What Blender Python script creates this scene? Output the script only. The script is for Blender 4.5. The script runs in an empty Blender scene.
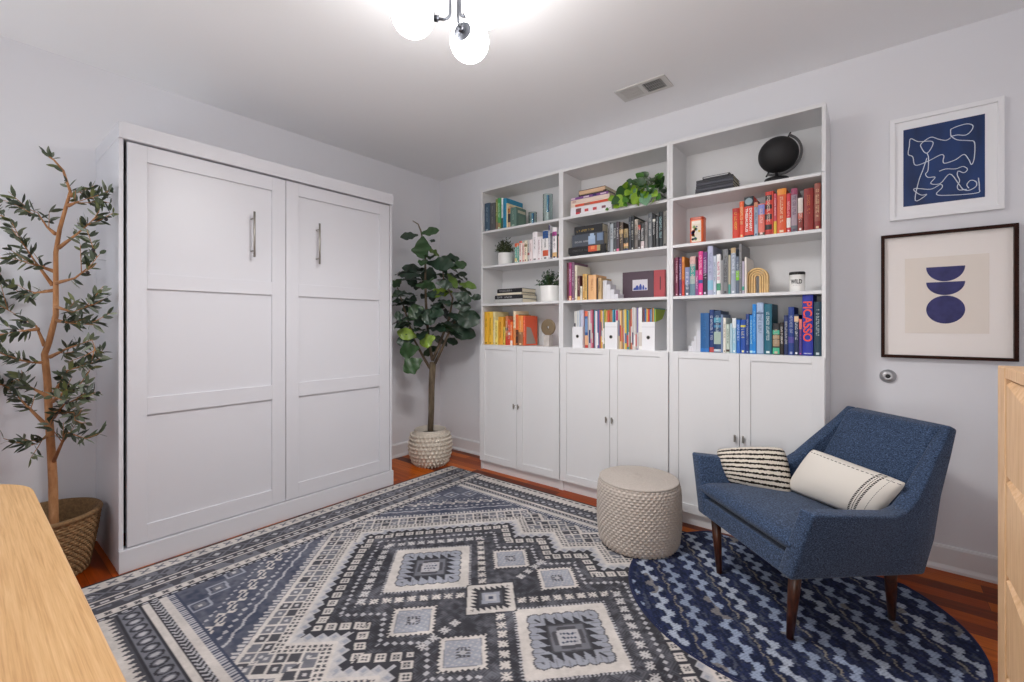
import bpy, bmesh, math, random
import numpy as np
from mathutils import Vector, Matrix
random.seed(7)
PI = math.pi
SC = bpy.context.scene
COL = SC.collection

GLOBE, BULB, WINDOW_FILL, CEILING_FILL, DOORWAY_FILL, EXPOSURE = 17., 17.5, 5., 27., 18., .55
# measured positions (metres)
OL_TRUNK= [(0.308,-2.832,0.249),(0.304,-2.835,0.462),(0.299,-2.839,0.572),(0.291,-2.846,0.736),(0.283,-2.852,0.94),(0.272,-2.861,1.077),(0.288,-2.848,1.132),(0.315,-2.826,1.268),(0.315,-2.826,1.378),(0.315,-2.826,1.575),(0.33,-2.814,1.69),(0.352,-2.795,1.794),(0.37,-2.781,1.874),(0.343,-2.803,1.977),(0.308,-2.832,2.029),(0.268,-2.865,2.064)]
OL_BR= [[(0.283,-2.852,0.722),(0.14,-2.927,0.839),(0.064,-2.947,0.876),(-0.023,-2.975,0.914)],[(0.304,-2.835,0.544),(0.426,-2.8,0.706),(0.565,-2.75,0.686),(0.706,-2.698,0.704)],[(0.304,-2.835,0.872),(0.403,-2.797,0.998),(0.51,-2.752,1.028),(0.636,-2.691,1.096)],[(0.272,-2.861,1.118),(0.217,-2.885,1.214),(0.118,-2.945,1.269),(0.04,-2.988,1.311)],[(0.303,-2.836,1.414),(0.273,-2.893,1.526),(0.256,-2.939,1.623),(0.259,-2.97,1.708),(0.257,-3.003,1.735)],[(0.312,-2.828,1.667),(0.246,-2.851,1.707),(0.174,-2.877,1.783),(0.065,-2.935,1.825),(-0.045,-2.994,1.853)],[(0.325,-2.817,1.598),(0.451,-2.766,1.659),(0.565,-2.724,1.717),(0.652,-2.704,1.741)],[(0.317,-2.825,1.426),(0.479,-2.778,1.442),(0.636,-2.734,1.5),(0.782,-2.701,1.559)],[(0.361,-2.788,1.805),(0.439,-2.756,1.821),(0.542,-2.703,1.842)],[(0.315,-2.826,1.309),(0.446,-2.783,1.281),(0.595,-2.725,1.318)],[(0.294,-2.844,1.063),(0.439,-2.801,1.107),(0.622,-2.729,1.149),(0.736,-2.713,1.088)],[(0.278,-2.857,1.036),(0.281,-2.919,1.04),(0.283,-2.982,1.077)],[(0.283,-2.852,0.872),(0.162,-2.9,0.908),(0.05,-2.941,0.945),(-0.07,-2.988,0.911)],[(0.288,-2.848,0.681),(0.323,-2.885,0.66),(0.364,-2.915,0.653)],[(0.304,-2.835,0.845),(0.47,-2.795,0.923),(0.642,-2.751,0.94)],[(0.309,-2.831,0.79),(0.451,-2.778,0.8),(0.525,-2.783,0.77)],[(0.308,-2.832,1.483),(0.282,-2.918,1.522),(0.253,-3.007,1.537)],[(0.312,-2.828,1.391),(0.134,-2.923,1.371),(-0.016,-2.995,1.445)],[(0.37,-2.781,1.851),(0.396,-2.759,1.88),(0.432,-2.73,1.851)],[(0.32,-2.822,1.241),(0.446,-2.783,1.227),(0.595,-2.725,1.22)],[(0.251,-2.879,1.2),(0.204,-2.95,1.187),(0.178,-3.003,1.174)],[(0.304,-2.835,0.763),(0.495,-2.808,0.862),(0.642,-2.816,0.878)]]
POTH= [(2.166,-0.155,2.245,0.04,1),(2.253,-0.245,2.183,0.059,1),(2.308,-0.263,2.167,0.048,0),(2.333,-0.187,2.21,0.021,2),(2.322,-0.228,2.194,0.024,1),(2.069,-0.1,2.24,0.029,0),(2.106,-0.249,2.168,0.035,2),(2.042,-0.18,2.147,0.059,0),(2.03,-0.3,2.078,0.035,2),(2.068,-0.3,2.017,0.035,2),(2.08,-0.3,2.064,0.048,2),(2.077,-0.138,2.127,0.053,1),(2.122,-0.2,2.144,0.048,1),(2.12,-0.102,2.218,0.053,0),(2.191,-0.189,2.193,0.045,0),(2.185,-0.229,2.114,0.059,2),(2.207,-0.2,2.133,0.043,2),(2.204,-0.3,2.036,0.059,2),(2.221,-0.3,2.012,0.027,2),(2.277,-0.264,2.105,0.051,3),(2.275,-0.3,2.024,0.062,3),(2.294,-0.198,2.079,0.053,2),(2.323,-0.3,2.01,0.035,2),(2.348,-0.228,2.126,0.064,0),(2.314,-0.119,2.121,0.053,0),(2.328,-0.129,2.083,0.048,0),(2.306,-0.185,2.155,0.051,0),(1.997,-0.3,2.012,0.016,1),(2.109,-0.3,2.026,0.035,2),(2.132,-0.3,2.049,0.035,1),(2.167,-0.265,2.142,0.035,0),(2.278,-0.227,2.15,0.04,0),(2.157,-0.229,2.092,0.037,2),(2.359,-0.3,2.03,0.037,1)]
MAGS= [[(1.693,1.703,'d8d6d2'),(1.704,1.712,'e2e0da'),(1.713,1.724,'c9cdd0'),(1.726,1.732,'dfe0de'),(1.734,1.746,'b8c2d0'),(1.747,1.759,'c8cbe0'),(1.76,1.769,'cfc8d8')],[(1.77,1.798,'e06a4a'),(1.8,1.807,'c8b8b0'),(1.808,1.822,'d8d0d0'),(1.825,1.836,'d88aa0'),(1.837,1.845,'c86478'),(1.845,1.854,'8a3848'),(1.858,1.867,'3a9aa8'),(1.868,1.875,'e8e0e0'),(1.876,1.886,'ece4ea'),(1.888,1.896,'6a4a88'),(1.898,1.906,'4a7ab0'),(1.908,1.916,'b84858'),(1.918,1.926,'e8c060'),(1.928,1.936,'d09050'),(1.938,1.944,'f0e8e0'),(1.944,1.953,'2a6a50'),(1.954,1.961,'d8d060')],[(1.964,1.97,'e8b070'),(1.971,1.982,'c85038'),(1.983,1.993,'b06a40'),(1.994,2.001,'d09868'),(2.001,2.013,'3a8aa0'),(2.015,2.021,'4a6a98'),(2.021,2.034,'b04070')],[(2.037,2.045,'c8e0e8'),(2.046,2.055,'e0e8e0'),(2.056,2.065,'c8b89a'),(2.066,2.075,'e8c8a0'),(2.076,2.085,'c89858'),(2.086,2.094,'8a7a70'),(2.095,2.102,'d0c8a8'),(2.103,2.116,'e0c050'),(2.117,2.13,'2a7a98'),(2.131,2.137,'88a058'),(2.138,2.146,'7a6048'),(2.147,2.156,'c87860'),(2.157,2.164,'e8e4e0'),(2.165,2.18,'d0ccc8'),(2.181,2.189,'b0aca8'),(2.19,2.196,'8880b8'),(2.198,2.203,'d8d0d0'),(2.203,2.225,'ecebe8')],[(2.229,2.237,'8a4048'),(2.238,2.252,'3a6a98'),(2.253,2.258,'c8a878'),(2.259,2.266,'e8b850'),(2.267,2.28,'d8402c'),(2.281,2.293,'4a78a8'),(2.294,2.301,'8a9ab0'),(2.302,2.307,'3a2a28'),(2.307,2.315,'e89838'),(2.316,2.321,'5aa0a8'),(2.322,2.33,'a8c038')]]
LINES=[[(3.703,2.186),(3.726,2.194),(3.759,2.197),(3.779,2.184),(3.775,2.162),(3.756,2.144),(3.726,2.152),(3.706,2.152),(3.703,2.167),(3.703,2.186)],[(3.703,2.153),(3.726,2.128),(3.766,2.114),(3.785,2.099),(3.784,2.026),(3.775,1.996),(3.766,2.021),(3.749,2.051),(3.72,2.032),(3.683,2.023),(3.676,2.037),(3.679,2.06),(3.666,2.068),(3.617,2.046),(3.574,2.038),(3.564,2.083),(3.547,2.1),(3.551,2.14),(3.556,2.178),(3.585,2.156),(3.638,2.142),(3.628,2.101),(3.612,2.091),(3.596,2.124),(3.597,2.143),(3.631,2.166),(3.659,2.149),(3.686,2.136),(3.703,2.144)],[(3.617,2.09),(3.623,2.064),(3.621,2.002),(3.612,1.985),(3.621,1.966),(3.647,1.961),(3.631,1.933),(3.666,1.926),(3.7,1.966),(3.73,1.913),(3.746,1.882),(3.766,1.873),(3.79,1.887),(3.79,1.91),(3.772,1.92),(3.759,1.902),(3.766,1.883)],[(3.617,2.065),(3.603,2.011),(3.585,1.947),(3.574,1.856),(3.617,1.88),(3.596,1.881),(3.571,1.906),(3.574,1.919),(3.631,1.904),(3.666,1.921),(3.673,1.905),(3.652,1.876),(3.686,1.863),(3.791,1.855),(3.801,1.876),(3.798,1.927)],[(3.662,1.988),(3.686,1.994),(3.72,1.987),(3.746,1.993),(3.761,1.976),(3.749,1.962),(3.73,1.974),(3.726,1.956),(3.734,1.926),(3.726,1.9),(3.733,1.881),(3.759,1.879)]]
FIC= [((0.439,-0.618,1.999),(0.603,-0.575,2.016),0.078,1),((0.352,-0.579,2.002),(0.284,-0.716,1.977),0.047,0),((0.518,-0.669,1.955),(0.537,-0.677,1.767),0.166,1),((0.197,-0.349,1.929),(0.251,-0.234,1.873),0.079,2),((0.281,-0.385,1.992),(0.356,-0.387,1.976),0.028,0),((0.415,-0.431,1.793),(0.601,-0.329,1.814),0.048,0),((0.5,-0.611,1.745),(0.731,-0.513,1.716),0.078,0),((0.644,-0.464,1.696),(0.691,-0.325,1.766),0.091,1),((0.229,-0.403,1.714),(0.115,-0.568,1.742),0.07,0),((0.413,-0.588,1.643),(0.242,-0.7,1.659),0.066,0),((0.122,-0.539,1.647),(0.158,-0.426,1.597),0.098,0),((0.246,-0.335,1.755),(0.27,-0.411,1.605),0.157,0),((0.525,-0.292,1.667),(0.583,-0.204,1.685),0.048,0),((0.506,-0.377,1.675),(0.615,-0.362,1.548),0.081,2),((0.596,-0.325,1.578),(0.761,-0.284,1.552),0.068,2),((0.179,-0.618,1.63),(0.146,-0.692,1.558),0.082,1),((0.206,-0.622,1.512),(0.146,-0.692,1.484),0.068,0),((0.178,-0.583,1.447),(0.099,-0.665,1.433),0.048,0),((0.434,-0.673,1.55),(0.59,-0.59,1.535),0.116,1),((0.425,-0.233,1.524),(0.319,-0.427,1.49),0.085,3),((0.61,-0.607,1.571),(0.702,-0.502,1.547),0.076,0),((0.628,-0.431,1.49),(0.746,-0.326,1.425),0.105,0),((0.67,-0.265,1.457),(0.772,-0.218,1.468),0.061,0),((0.299,-0.21,1.387),(0.185,-0.375,1.328),0.087,1),((0.382,-0.544,1.375),(0.331,-0.655,1.28),0.147,1),((0.207,-0.537,1.372),(0.175,-0.615,1.35),0.069,0),((0.641,-0.369,1.333),(0.754,-0.218,1.281),0.093,0),((0.613,-0.416,1.386),(0.728,-0.307,1.373),0.079,0),((0.115,-0.426,1.499),(0.149,-0.49,1.396),0.086,0),((0.397,-0.772,1.303),(0.378,-0.851,1.29),0.077,0),((0.417,-0.635,1.12),(0.303,-0.768,1.165),0.101,3),((0.553,-0.564,1.121),(0.456,-0.653,1.065),0.122,3),((0.506,-0.695,1.035),(0.351,-0.777,0.989),0.131,1),((0.533,-0.69,0.938),(0.446,-0.811,0.844),0.141,1),((0.268,-0.257,1.011),(0.106,-0.327,0.946),0.111,1),((0.514,-0.436,1.209),(0.681,-0.195,1.127),0.115,0),((0.441,-0.352,1.091),(0.5,-0.229,1.06),0.047,0),((0.455,-0.565,1.187),(0.618,-0.503,1.176),0.113,0),((0.554,-0.38,1.301),(0.785,-0.274,1.243),0.138,0),((0.287,-0.643,1.266),(0.338,-0.493,1.372),0.16,1),((0.334,-0.638,1.232),(0.31,-0.773,1.209),0.114,0),((0.539,-0.667,1.319),(0.7,-0.61,1.328),0.109,0),((0.369,-0.638,1.096),(0.315,-0.777,1.077),0.113,0),((0.348,-0.181,1.221),(0.491,-0.081,1.184),0.136,0),((0.507,-0.581,1.254),(0.466,-0.718,1.22),0.134,0),((0.619,-0.594,1.297),(0.564,-0.716,1.274),0.131,0)]
FT=[(0.382,-0.464,0.276),(0.386,-0.461,0.47),(0.386,-0.461,0.691),(0.392,-0.455,0.894)]
FS=[[(0.396,-0.453,0.906),(0.369,-0.475,1.092),(0.35,-0.49,1.431),(0.347,-0.493,1.649),(0.347,-0.493,1.799),(0.319,-0.516,2.044),(0.298,-0.533,2.112),(0.261,-0.564,2.142)],[(0.396,-0.453,0.906),(0.441,-0.415,1.046),(0.513,-0.356,1.295),(0.534,-0.339,1.459),(0.471,-0.391,1.622),(0.462,-0.398,1.799)],[(0.381,-0.464,0.836),(0.342,-0.497,0.918),(0.27,-0.556,1.092),(0.187,-0.624,1.431),(0.156,-0.65,1.554)],[(0.414,-0.438,0.883),(0.504,-0.364,1.139),(0.576,-0.304,1.323),(0.618,-0.269,1.459)]]
BOOKS = [
 ('left bookcase top shelf',0.847,0.905,2.014,0.239,'3d5468','slate blue','9fb0b8',[],0.19),
 ('left bookcase top shelf',0.905,0.963,2.014,0.231,'55585a','dark grey','a0a0a0',[],0.2),
 ('left bookcase top shelf',0.968,0.992,2.014,0.257,'7d8a4a','mottled olive','d8d0a0',[(0,0.25,'8a7060')],0.2),
 ('left bookcase top shelf',0.992,1.023,2.014,0.26,'4a9a58','leaf green','cfe8c8',[(0,0.2,'a08a5a')],0.2),
 ('left bookcase top shelf',1.028,1.047,2.014,0.256,'e8ecea','white thin','7090a0',[(0,0.35,'3a5a50')],0.2),
 ('left bookcase top shelf',1.047,1.084,2.014,0.248,'2487ad','big turquoise blue','1b6f92',[],0.22),
 ('left bookcase top shelf',1.086,1.098,2.014,0.202,'e8dcae','thin cream','b09a60',[],0.2),
 ('left bookcase top shelf',1.098,1.126,2.014,0.173,'c9a68a','picture covered','303030',[(0.25,0.65,'3a3230'),(0.7,0.9,'c88040')],0.16),
 ('left bookcase top shelf',1.127,1.189,2.014,0.157,'5c7a70','sage green clothbound','9db4a4',[],0.13),
 ('left bookcase second shelf',1.17,1.192,1.72,0.158,'5fae9f','teal and orange','e8f0e8',[(0.8,1,'d8623c'),(0.05,0.25,'e8d890')],0.16),
 ('left bookcase second shelf',1.192,1.213,1.72,0.158,'6aa898','teal green','f0f0f0',[(0.84,1,'e07a50')],0.16),
 ('left bookcase second shelf',1.215,1.245,1.72,0.17,'f0eae4','white with red top','c05050',[(0.9,1,'d86a5a')],0.17),
 ('left bookcase second shelf',1.246,1.267,1.72,0.152,'eec9be','blush pink','a06060',[],0.16),
 ('left bookcase second shelf',1.268,1.296,1.72,0.169,'efe6cf','ivory','6a5a48',[(0.7,0.82,'8a7a50')],0.17),
 ('left bookcase second shelf',1.297,1.317,1.72,0.171,'c9c5c2','pale grey','606060',[(0.3,0.4,'b04848')],0.17),
 ('left bookcase second shelf',1.318,1.344,1.72,0.17,'efe2e2','rosy white','c0a0a0',[],0.18),
 ('left bookcase second shelf',1.345,1.392,1.72,0.226,'f1ecee','thick tall white','8a8a8a',[],0.2),
 ('left bookcase second shelf',1.394,1.428,1.72,0.183,'efe8ea','plain white','c8a8b0',[],0.19),
 ('left bookcase second shelf',1.43,1.444,1.72,0.183,'e9e4e4','narrow white','909090',[],0.18),
 ('left bookcase second shelf',1.445,1.495,1.72,0.224,'eceaea','white with a navy panel','777777',[(0.72,0.98,'24508c'),(0.12,0.32,'cc5a3a')],0.19),
 ('left bookcase second shelf',1.496,1.509,1.72,0.258,'e6e6ec','thin white and violet','4a4a78',[(0.85,1,'2c2858')],0.19),
 ('left bookcase second shelf',1.51,1.528,1.72,0.196,'4a4e58','charcoal slim','c0c0c8',[],0.18),
 ('left bookcase second shelf',1.531,1.569,1.72,0.237,'f2eef0','white with magenta letters','35304a',[(0.72,0.86,'b04890'),(0.05,0.2,'d8b078')],0.2),
 ('left bookcase second shelf',1.571,1.582,1.72,0.182,'3b3f3c','dark green grey','98a098',[],0.18),
 ('left bookcase second shelf',1.583,1.601,1.72,0.165,'efc9bd','salmon pink','d06070',[],0.17),
 ('left bookcase lowest open shelf',0.845,0.89,1.057,0.276,'e6b02e','golden yellow','8a6a20',[],0.17),
 ('left bookcase lowest open shelf',0.891,0.935,1.057,0.276,'efc043','bright yellow','b08820',[],0.17),
 ('left bookcase lowest open shelf',0.939,0.962,1.057,0.276,'ece0a8','pale lemon','b0a060',[],0.18),
 ('left bookcase lowest open shelf',0.964,0.993,1.057,0.202,'f4e07a','light yellow','806a30',[],0.14),
 ('left bookcase lowest open shelf',0.997,1.05,1.057,0.232,'e8a837','amber','8a5a18',[],0.17),
 ('left bookcase lowest open shelf',1.051,1.072,1.057,0.149,'d9bd55','mustard and green','6a7a30',[],0.14),
 ('left bookcase lowest open shelf',1.073,1.098,1.057,0.238,'c97a50','rust patterned','f0d8c0',[(0.5,0.6,'404850'),(0.0,0.3,'c8402c')],0.17),
 ('left bookcase lowest open shelf',1.099,1.122,1.057,0.205,'d84a34','scarlet patterned','f4e0d0',[(0.4,0.5,'e8e0d8')],0.16),
 ('left bookcase lowest open shelf',1.124,1.147,1.057,0.19,'f07a36','orange','f8e0c0',[(0,0.2,'f0e8e0')],0.16),
 ('left bookcase lowest open shelf',1.153,1.178,1.057,0.276,'f2dcb8','tall cream','b09070',[(0,0.5,'e89050')],0.18),
 ('left bookcase lowest open shelf',1.179,1.208,1.057,0.247,'4a2a1c','dark brown','d07a48',[(0.5,1,'e86a30')],0.17),
 ('left bookcase lowest open shelf',1.209,1.256,1.057,0.24,'ec9246','orange photo','f8d8a8',[(0,0.45,'9a6a48')],0.17),
 ('left bookcase lowest open shelf',1.258,1.275,1.057,0.235,'e8603c','red orange','f8c8b0',[],0.17),
 ('middle bookcase second shelf',1.984,2.001,1.72,0.206,'77797c','medium grey','303030',[],0.17),
 ('middle bookcase second shelf',2.003,2.027,1.72,0.196,'a9b2b8','silver','50585c',[],0.17),
 ('middle bookcase second shelf',2.028,2.052,1.72,0.199,'43474c','graphite','c8c8c8',[],0.17),
 ('middle bookcase second shelf',2.052,2.071,1.72,0.204,'4a3c48','black and plum','d8d8d8',[(0,0.1,'d87090')],0.18),
 ('middle bookcase second shelf',2.073,2.1,1.72,0.196,'54473e','dark brown','e0c8a0',[(0.6,0.75,'c8a878')],0.18),
 ('middle bookcase second shelf',2.103,2.135,1.72,0.148,'a08a60','yellow picture','303030',[(0.35,0.6,'2a2a2a'),(0.2,0.35,'e0b080'),(0,0.1,'404870')],0.15),
 ('middle bookcase second shelf',2.138,2.155,1.72,0.226,'303640','tall black and grey','b0b8c0',[],0.18),
 ('middle bookcase second shelf',2.157,2.176,1.72,0.228,'1e2226','tall jet black','d8d8d0',[],0.22),
 ('middle bookcase second shelf',2.179,2.203,1.72,0.201,'b0a69a','beige','50483e',[(0,0.5,'7a7470')],0.17),
 ('middle bookcase second shelf',2.205,2.222,1.72,0.178,'2f2a2a','black and red','e8e8e8',[(0.72,0.9,'c84838')],0.17),
 ('middle bookcase second shelf',2.224,2.248,1.72,0.17,'3a3a3a','black with white lettering','f0f0f0',[(0,0.3,'d8c8c8')],0.17),
 ('middle bookcase second shelf',2.25,2.27,1.72,0.175,'8a8786','ash grey','484848',[],0.17),
 ('middle bookcase second shelf',2.273,2.301,1.72,0.228,'64686c','tall steel grey','d8d8d8',[],0.19),
 ('middle bookcase second shelf',2.303,2.322,1.72,0.209,'1c1e20','black narrow','d8d8d8',[(0.8,0.88,'e8e8e0')],0.18),
 ('middle bookcase second shelf',2.324,2.339,1.72,0.198,'55595c','dark grey slim','c8c8c8',[],0.18),
 ('middle bookcase second shelf',2.341,2.37,1.72,0.225,'22292e','black with pale teal lettering','9cc4c8',[],0.2),
 ('middle bookcase second shelf',2.372,2.396,1.72,0.224,'7c7a74','stone grey','3a3a38',[],0.2),
 ('middle bookcase third shelf',1.66,1.677,1.4,0.278,'541826','dark maroon','b08080',[],0.19),
 ('middle bookcase third shelf',1.678,1.699,1.4,0.279,'a8437c','magenta purple','f0d8e8',[(0,0.12,'f0b080')],0.19),
 ('middle bookcase third shelf',1.701,1.723,1.4,0.279,'7c5a72','mauve','d8c0d0',[],0.2),
 ('middle bookcase third shelf',1.725,1.744,1.4,0.255,'e6dfcb','tall cream','a0987c',[],0.2),
 ('middle bookcase third shelf',1.745,1.768,1.4,0.177,'5a3034','dark wine red','c8a098',[(0,0.15,'e0b878')],0.15),
 ('middle bookcase third shelf',1.771,1.787,1.4,0.1,'e8e2d2','small white','888070',[],0.12),
 ('middle bookcase third shelf',1.788,1.804,1.4,0.187,'c99a52','tan','f0e0b8',[],0.15),
 ('middle bookcase third shelf',1.805,1.825,1.4,0.186,'dcb46a','honey yellow','8a6a30',[],0.15),
 ('middle bookcase third shelf',1.826,1.835,1.4,0.176,'4a4038','thin dark brown','c8b898',[],0.15),
 ('middle bookcase third shelf',1.836,1.899,1.4,0.175,'e6b480','peach','b87850',[],0.16),
 ('middle bookcase third shelf',1.901,1.913,1.4,0.154,'3e2a22','very thin dark brown','c89868',[],0.15),
 ('middle bookcase third shelf',1.914,1.937,1.4,0.151,'c8a878','light tan','8a6a3c',[],0.16),
 ('right bookcase second shelf',2.774,2.81,1.72,0.176,'d43c28','red with yellow lettering','f0c040',[(0.82,1,'b82c1e')],0.15),
 ('right bookcase second shelf',2.812,2.835,1.72,0.209,'ee6a3a','bright orange','f8d8a0',[(0,0.5,'e85038')],0.17),
 ('right bookcase second shelf',2.836,2.885,1.72,0.23,'d94030','thick red and black','f6f0ea',[(0.76,1,'22282e'),(0,0.05,'22282e')],0.17),
 ('right bookcase second shelf',2.887,2.906,1.72,0.192,'a9b6c8','pale blue and grey','46587c',[(0.85,1,'c88868')],0.16),
 ('right bookcase second shelf',2.907,2.939,1.72,0.179,'e87a6c','coral and lilac','f8d8d0',[(0.66,0.97,'8a90d0'),(0,0.1,'5a5a50')],0.15),
 ('right bookcase second shelf',2.942,2.974,1.72,0.24,'d8483e','red and black striped','f0d8c8',[(0,0.09,'b83a34'),(0.12,0.24,'2c2a2c'),(0.36,0.48,'2c2a2c'),(0.6,0.7,'2c2a2c'),(0.8,0.92,'2c2a2c')],0.17),
 ('right bookcase second shelf',2.974,2.982,1.72,0.241,'cc4430','thin vermilion','f0b8a0',[],0.17),
 ('right bookcase second shelf',2.983,2.997,1.72,0.224,'cf5262','rose red','f8d8d8',[(0,0.32,'e0be48')],0.16),
 ('right bookcase second shelf',2.999,3.042,1.72,0.245,'dd5a2e','wide orange','f4d8b8',[(0.86,1,'ec9438')],0.18),
 ('right bookcase second shelf',3.043,3.062,1.72,0.213,'d23c48','crimson with a white patch','f4c8c8',[(0.13,0.38,'f0ece8')],0.17),
 ('right bookcase second shelf',3.064,3.093,1.72,0.236,'a995a0','mauve and silver','54405c',[(0.85,1,'a04868'),(0,0.15,'6c7078')],0.19),
 ('right bookcase second shelf',3.095,3.118,1.72,0.179,'8e3a34','short white and red','f0e0d8',[(0.55,1,'ddd4cc'),(0.38,0.55,'c86858')],0.14),
 ('right bookcase second shelf',3.121,3.165,1.72,0.224,'8c2420','wide dark red','c87848',[],0.19),
 ('right bookcase second shelf',3.168,3.195,1.72,0.244,'a05a4c','tall russet and gold','e8c8a0',[(0,0.18,'8a2c2c')],0.2),
 ('right bookcase third shelf',2.441,2.447,1.4,0.24,'5a1a30','thin burgundy','c8a0a8',[],0.16),
 ('right bookcase third shelf',2.448,2.466,1.4,0.243,'7e3a52','maroon','e8c0c8',[],0.16),
 ('right bookcase third shelf',2.47,2.487,1.4,0.24,'5e3a68','dark purple','d8d0e8',[],0.16),
 ('right bookcase third shelf',2.488,2.503,1.4,0.243,'e29040','orange and red','b83020',[(0,0.4,'d84a3a')],0.2),
 ('right bookcase third shelf',2.506,2.535,1.4,0.176,'8a90b4','lavender and slate','e8e8f0',[(0,0.4,'5a6478')],0.15),
 ('right bookcase third shelf',2.536,2.568,1.4,0.24,'a8b8b4','pale pink and teal','e8c8c4',[(0.8,1,'d8b0a8'),(0.5,0.75,'4aa098'),(0,0.3,'6a8a98')],0.17),
 ('right bookcase third shelf',2.569,2.586,1.4,0.153,'b0508c','orchid pink','f0d8e8',[(0,0.5,'8a4a88')],0.14),
 ('right bookcase third shelf',2.586,2.611,1.4,0.267,'e23e8e','hot pink','f8d0e4',[(0.27,0.35,'3a5a9c')],0.18),
 ('right bookcase third shelf',2.612,2.637,1.4,0.26,'6e2c72','deep purple','e0d0e8',[(0,0.5,'33283c')],0.18),
 ('right bookcase third shelf',2.639,2.67,1.4,0.292,'b4b8d2','tall lavender grey','7c88a8',[(0.1,0.3,'8cc0d8')],0.2),
 ('right bookcase third shelf',2.671,2.687,1.4,0.231,'c9d2e2','pale blue','8090a8',[],0.16),
 ('right bookcase third shelf',2.689,2.711,1.4,0.238,'ecebeb','white with pink lettering','c84878',[(0.1,0.28,'4a9a78')],0.17),
 ('right bookcase third shelf',2.712,2.723,1.4,0.203,'9a9a9c','dove grey','505054',[],0.16),
 ('right bookcase third shelf',2.725,2.752,1.4,0.264,'808285','wide grey','3c3c40',[],0.19),
 ('right bookcase third shelf',2.753,2.765,1.4,0.228,'b8b09a','sand and teal','4a7a74',[(0,0.25,'5a9c94')],0.17),
 ('right bookcase third shelf',2.766,2.792,1.4,0.268,'a3adbd','silver blue','e8ecf4',[(0.88,1,'c0a880')],0.18),
 ('right bookcase third shelf',2.793,2.81,1.4,0.216,'626e80','slate with a lime band','c8d0d8',[(0.36,0.62,'8fd23c')],0.16),
 ('right bookcase third shelf',2.81,2.825,1.4,0.286,'7c7c7e','tallest grey','b0b0b0',[],0.21),
 ('right bookcase third shelf',2.826,2.837,1.4,0.186,'b8b0c4','thin lilac','6a6478',[(0.1,0.22,'3a9c88')],0.15),
 ('right bookcase third shelf',2.838,2.848,1.4,0.208,'e9e1d8','off white','b8b0a8',[],0.2),
 ('right bookcase lowest open shelf',2.597,2.647,1.057,0.235,'1f5c96','wide mottled blue','2c74b4',[(0.0,0.1,'2a70b8')],0.19),
 ('right bookcase lowest open shelf',2.648,2.673,1.057,0.254,'1b3c78','navy','d0d8e8',[(0,0.12,'b04848')],0.2),
 ('right bookcase lowest open shelf',2.673,2.712,1.057,0.246,'1e3e66','deep blue with a moon','c8d8e0',[(0.72,0.84,'5aa0b8'),(0.6,0.66,'3a80a8'),(0.2,0.5,'a8bcae'),(0.02,0.08,'c8c8d0')],0.19),
 ('right bookcase lowest open shelf',2.713,2.724,1.057,0.225,'7c90b0','grey blue','d8e0ec',[],0.18),
 ('right bookcase lowest open shelf',2.725,2.74,1.057,0.205,'e9e4d8','cream white','908878',[],0.16),
 ('right bookcase lowest open shelf',2.742,2.76,1.057,0.167,'c5d2c6','pale mint','607068',[(0.04,0.12,'402c28')],0.14),
 ('right bookcase lowest open shelf',2.762,2.773,1.057,0.173,'b9d4e0','ice blue','507888',[],0.14),
 ('right bookcase lowest open shelf',2.774,2.794,1.057,0.202,'9cc8dc','light blue patterned','f0f4f8',[(0.72,1,'eaf0f2')],0.15),
 ('right bookcase lowest open shelf',2.796,2.815,1.057,0.193,'2f6cc0','medium blue','d8e8f8',[],0.16),
 ('right bookcase lowest open shelf',2.817,2.844,1.057,0.193,'2450a8','royal blue with yellow stripe','e8e0a0',[(0.78,0.84,'e0d040')],0.16),
 ('right bookcase lowest open shelf',2.845,2.862,1.057,0.225,'1f3c80','dark blue slim','a8b8d8',[],0.17),
 ('right bookcase lowest open shelf',2.864,2.88,1.057,0.219,'2f86d0','sky blue','b0e0e8',[(0.02,0.08,'b0d8e8')],0.17),
 ('right bookcase lowest open shelf',2.878,2.897,1.057,0.28,'1c86d8','tall azure','8cc8f0',[],0.19),
 ('right bookcase lowest open shelf',2.899,2.934,1.057,0.288,'a3b8d4','wide pale blue','5c7090',[(0.0,0.02,'8098b8'),(0.78,0.81,'4c6488')],0.18),
 ('right bookcase lowest open shelf',2.936,2.974,1.057,0.28,'1a6478','wide teal','e0ecec',[],0.2),
 ('right bookcase lowest open shelf',2.978,3.011,1.057,0.172,'26282c','black with mint and tan blocks','c8b8a0',[(0.64,0.78,'58b898'),(0.5,0.62,'b89878'),(0.26,0.48,'a88e74'),(0.02,0.22,'50b890')],0.14),
 ('right bookcase lowest open shelf',3.012,3.029,1.057,0.177,'2c2624','black with white lettering','f0ece8',[],0.14),
 ('right bookcase lowest open shelf',3.031,3.051,1.057,0.216,'1c2c58','midnight blue','d0d0d0',[(0.8,0.95,'28386c')],0.17),
 ('right bookcase lowest open shelf',3.051,3.078,1.057,0.26,'1f3c84','tall cobalt','a8b0d0',[(0.25,0.38,'504898')],0.18),
 ('right bookcase lowest open shelf',3.078,3.099,1.057,0.219,'1e3054','navy with a cream patch','e8ecf0',[(0.82,0.96,'e0c09c')],0.17),
 ('right bookcase lowest open shelf',3.1,3.114,1.057,0.194,'4c3c84','purple and salmon','c05090',[(0.72,1,'e8806c')],0.15),
 ('right bookcase lowest open shelf',3.115,3.163,1.057,0.324,'1c2c9c','thick royal blue','e84a3a',[],0.2),
 ('right bookcase lowest open shelf',3.166,3.199,1.057,0.284,'1f3f50','wide dark teal','c0ccd0',[],0.2),
]
GL = [(2.110,-1.776),(2.057,-2.032),(2.308,-1.902)]
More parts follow.
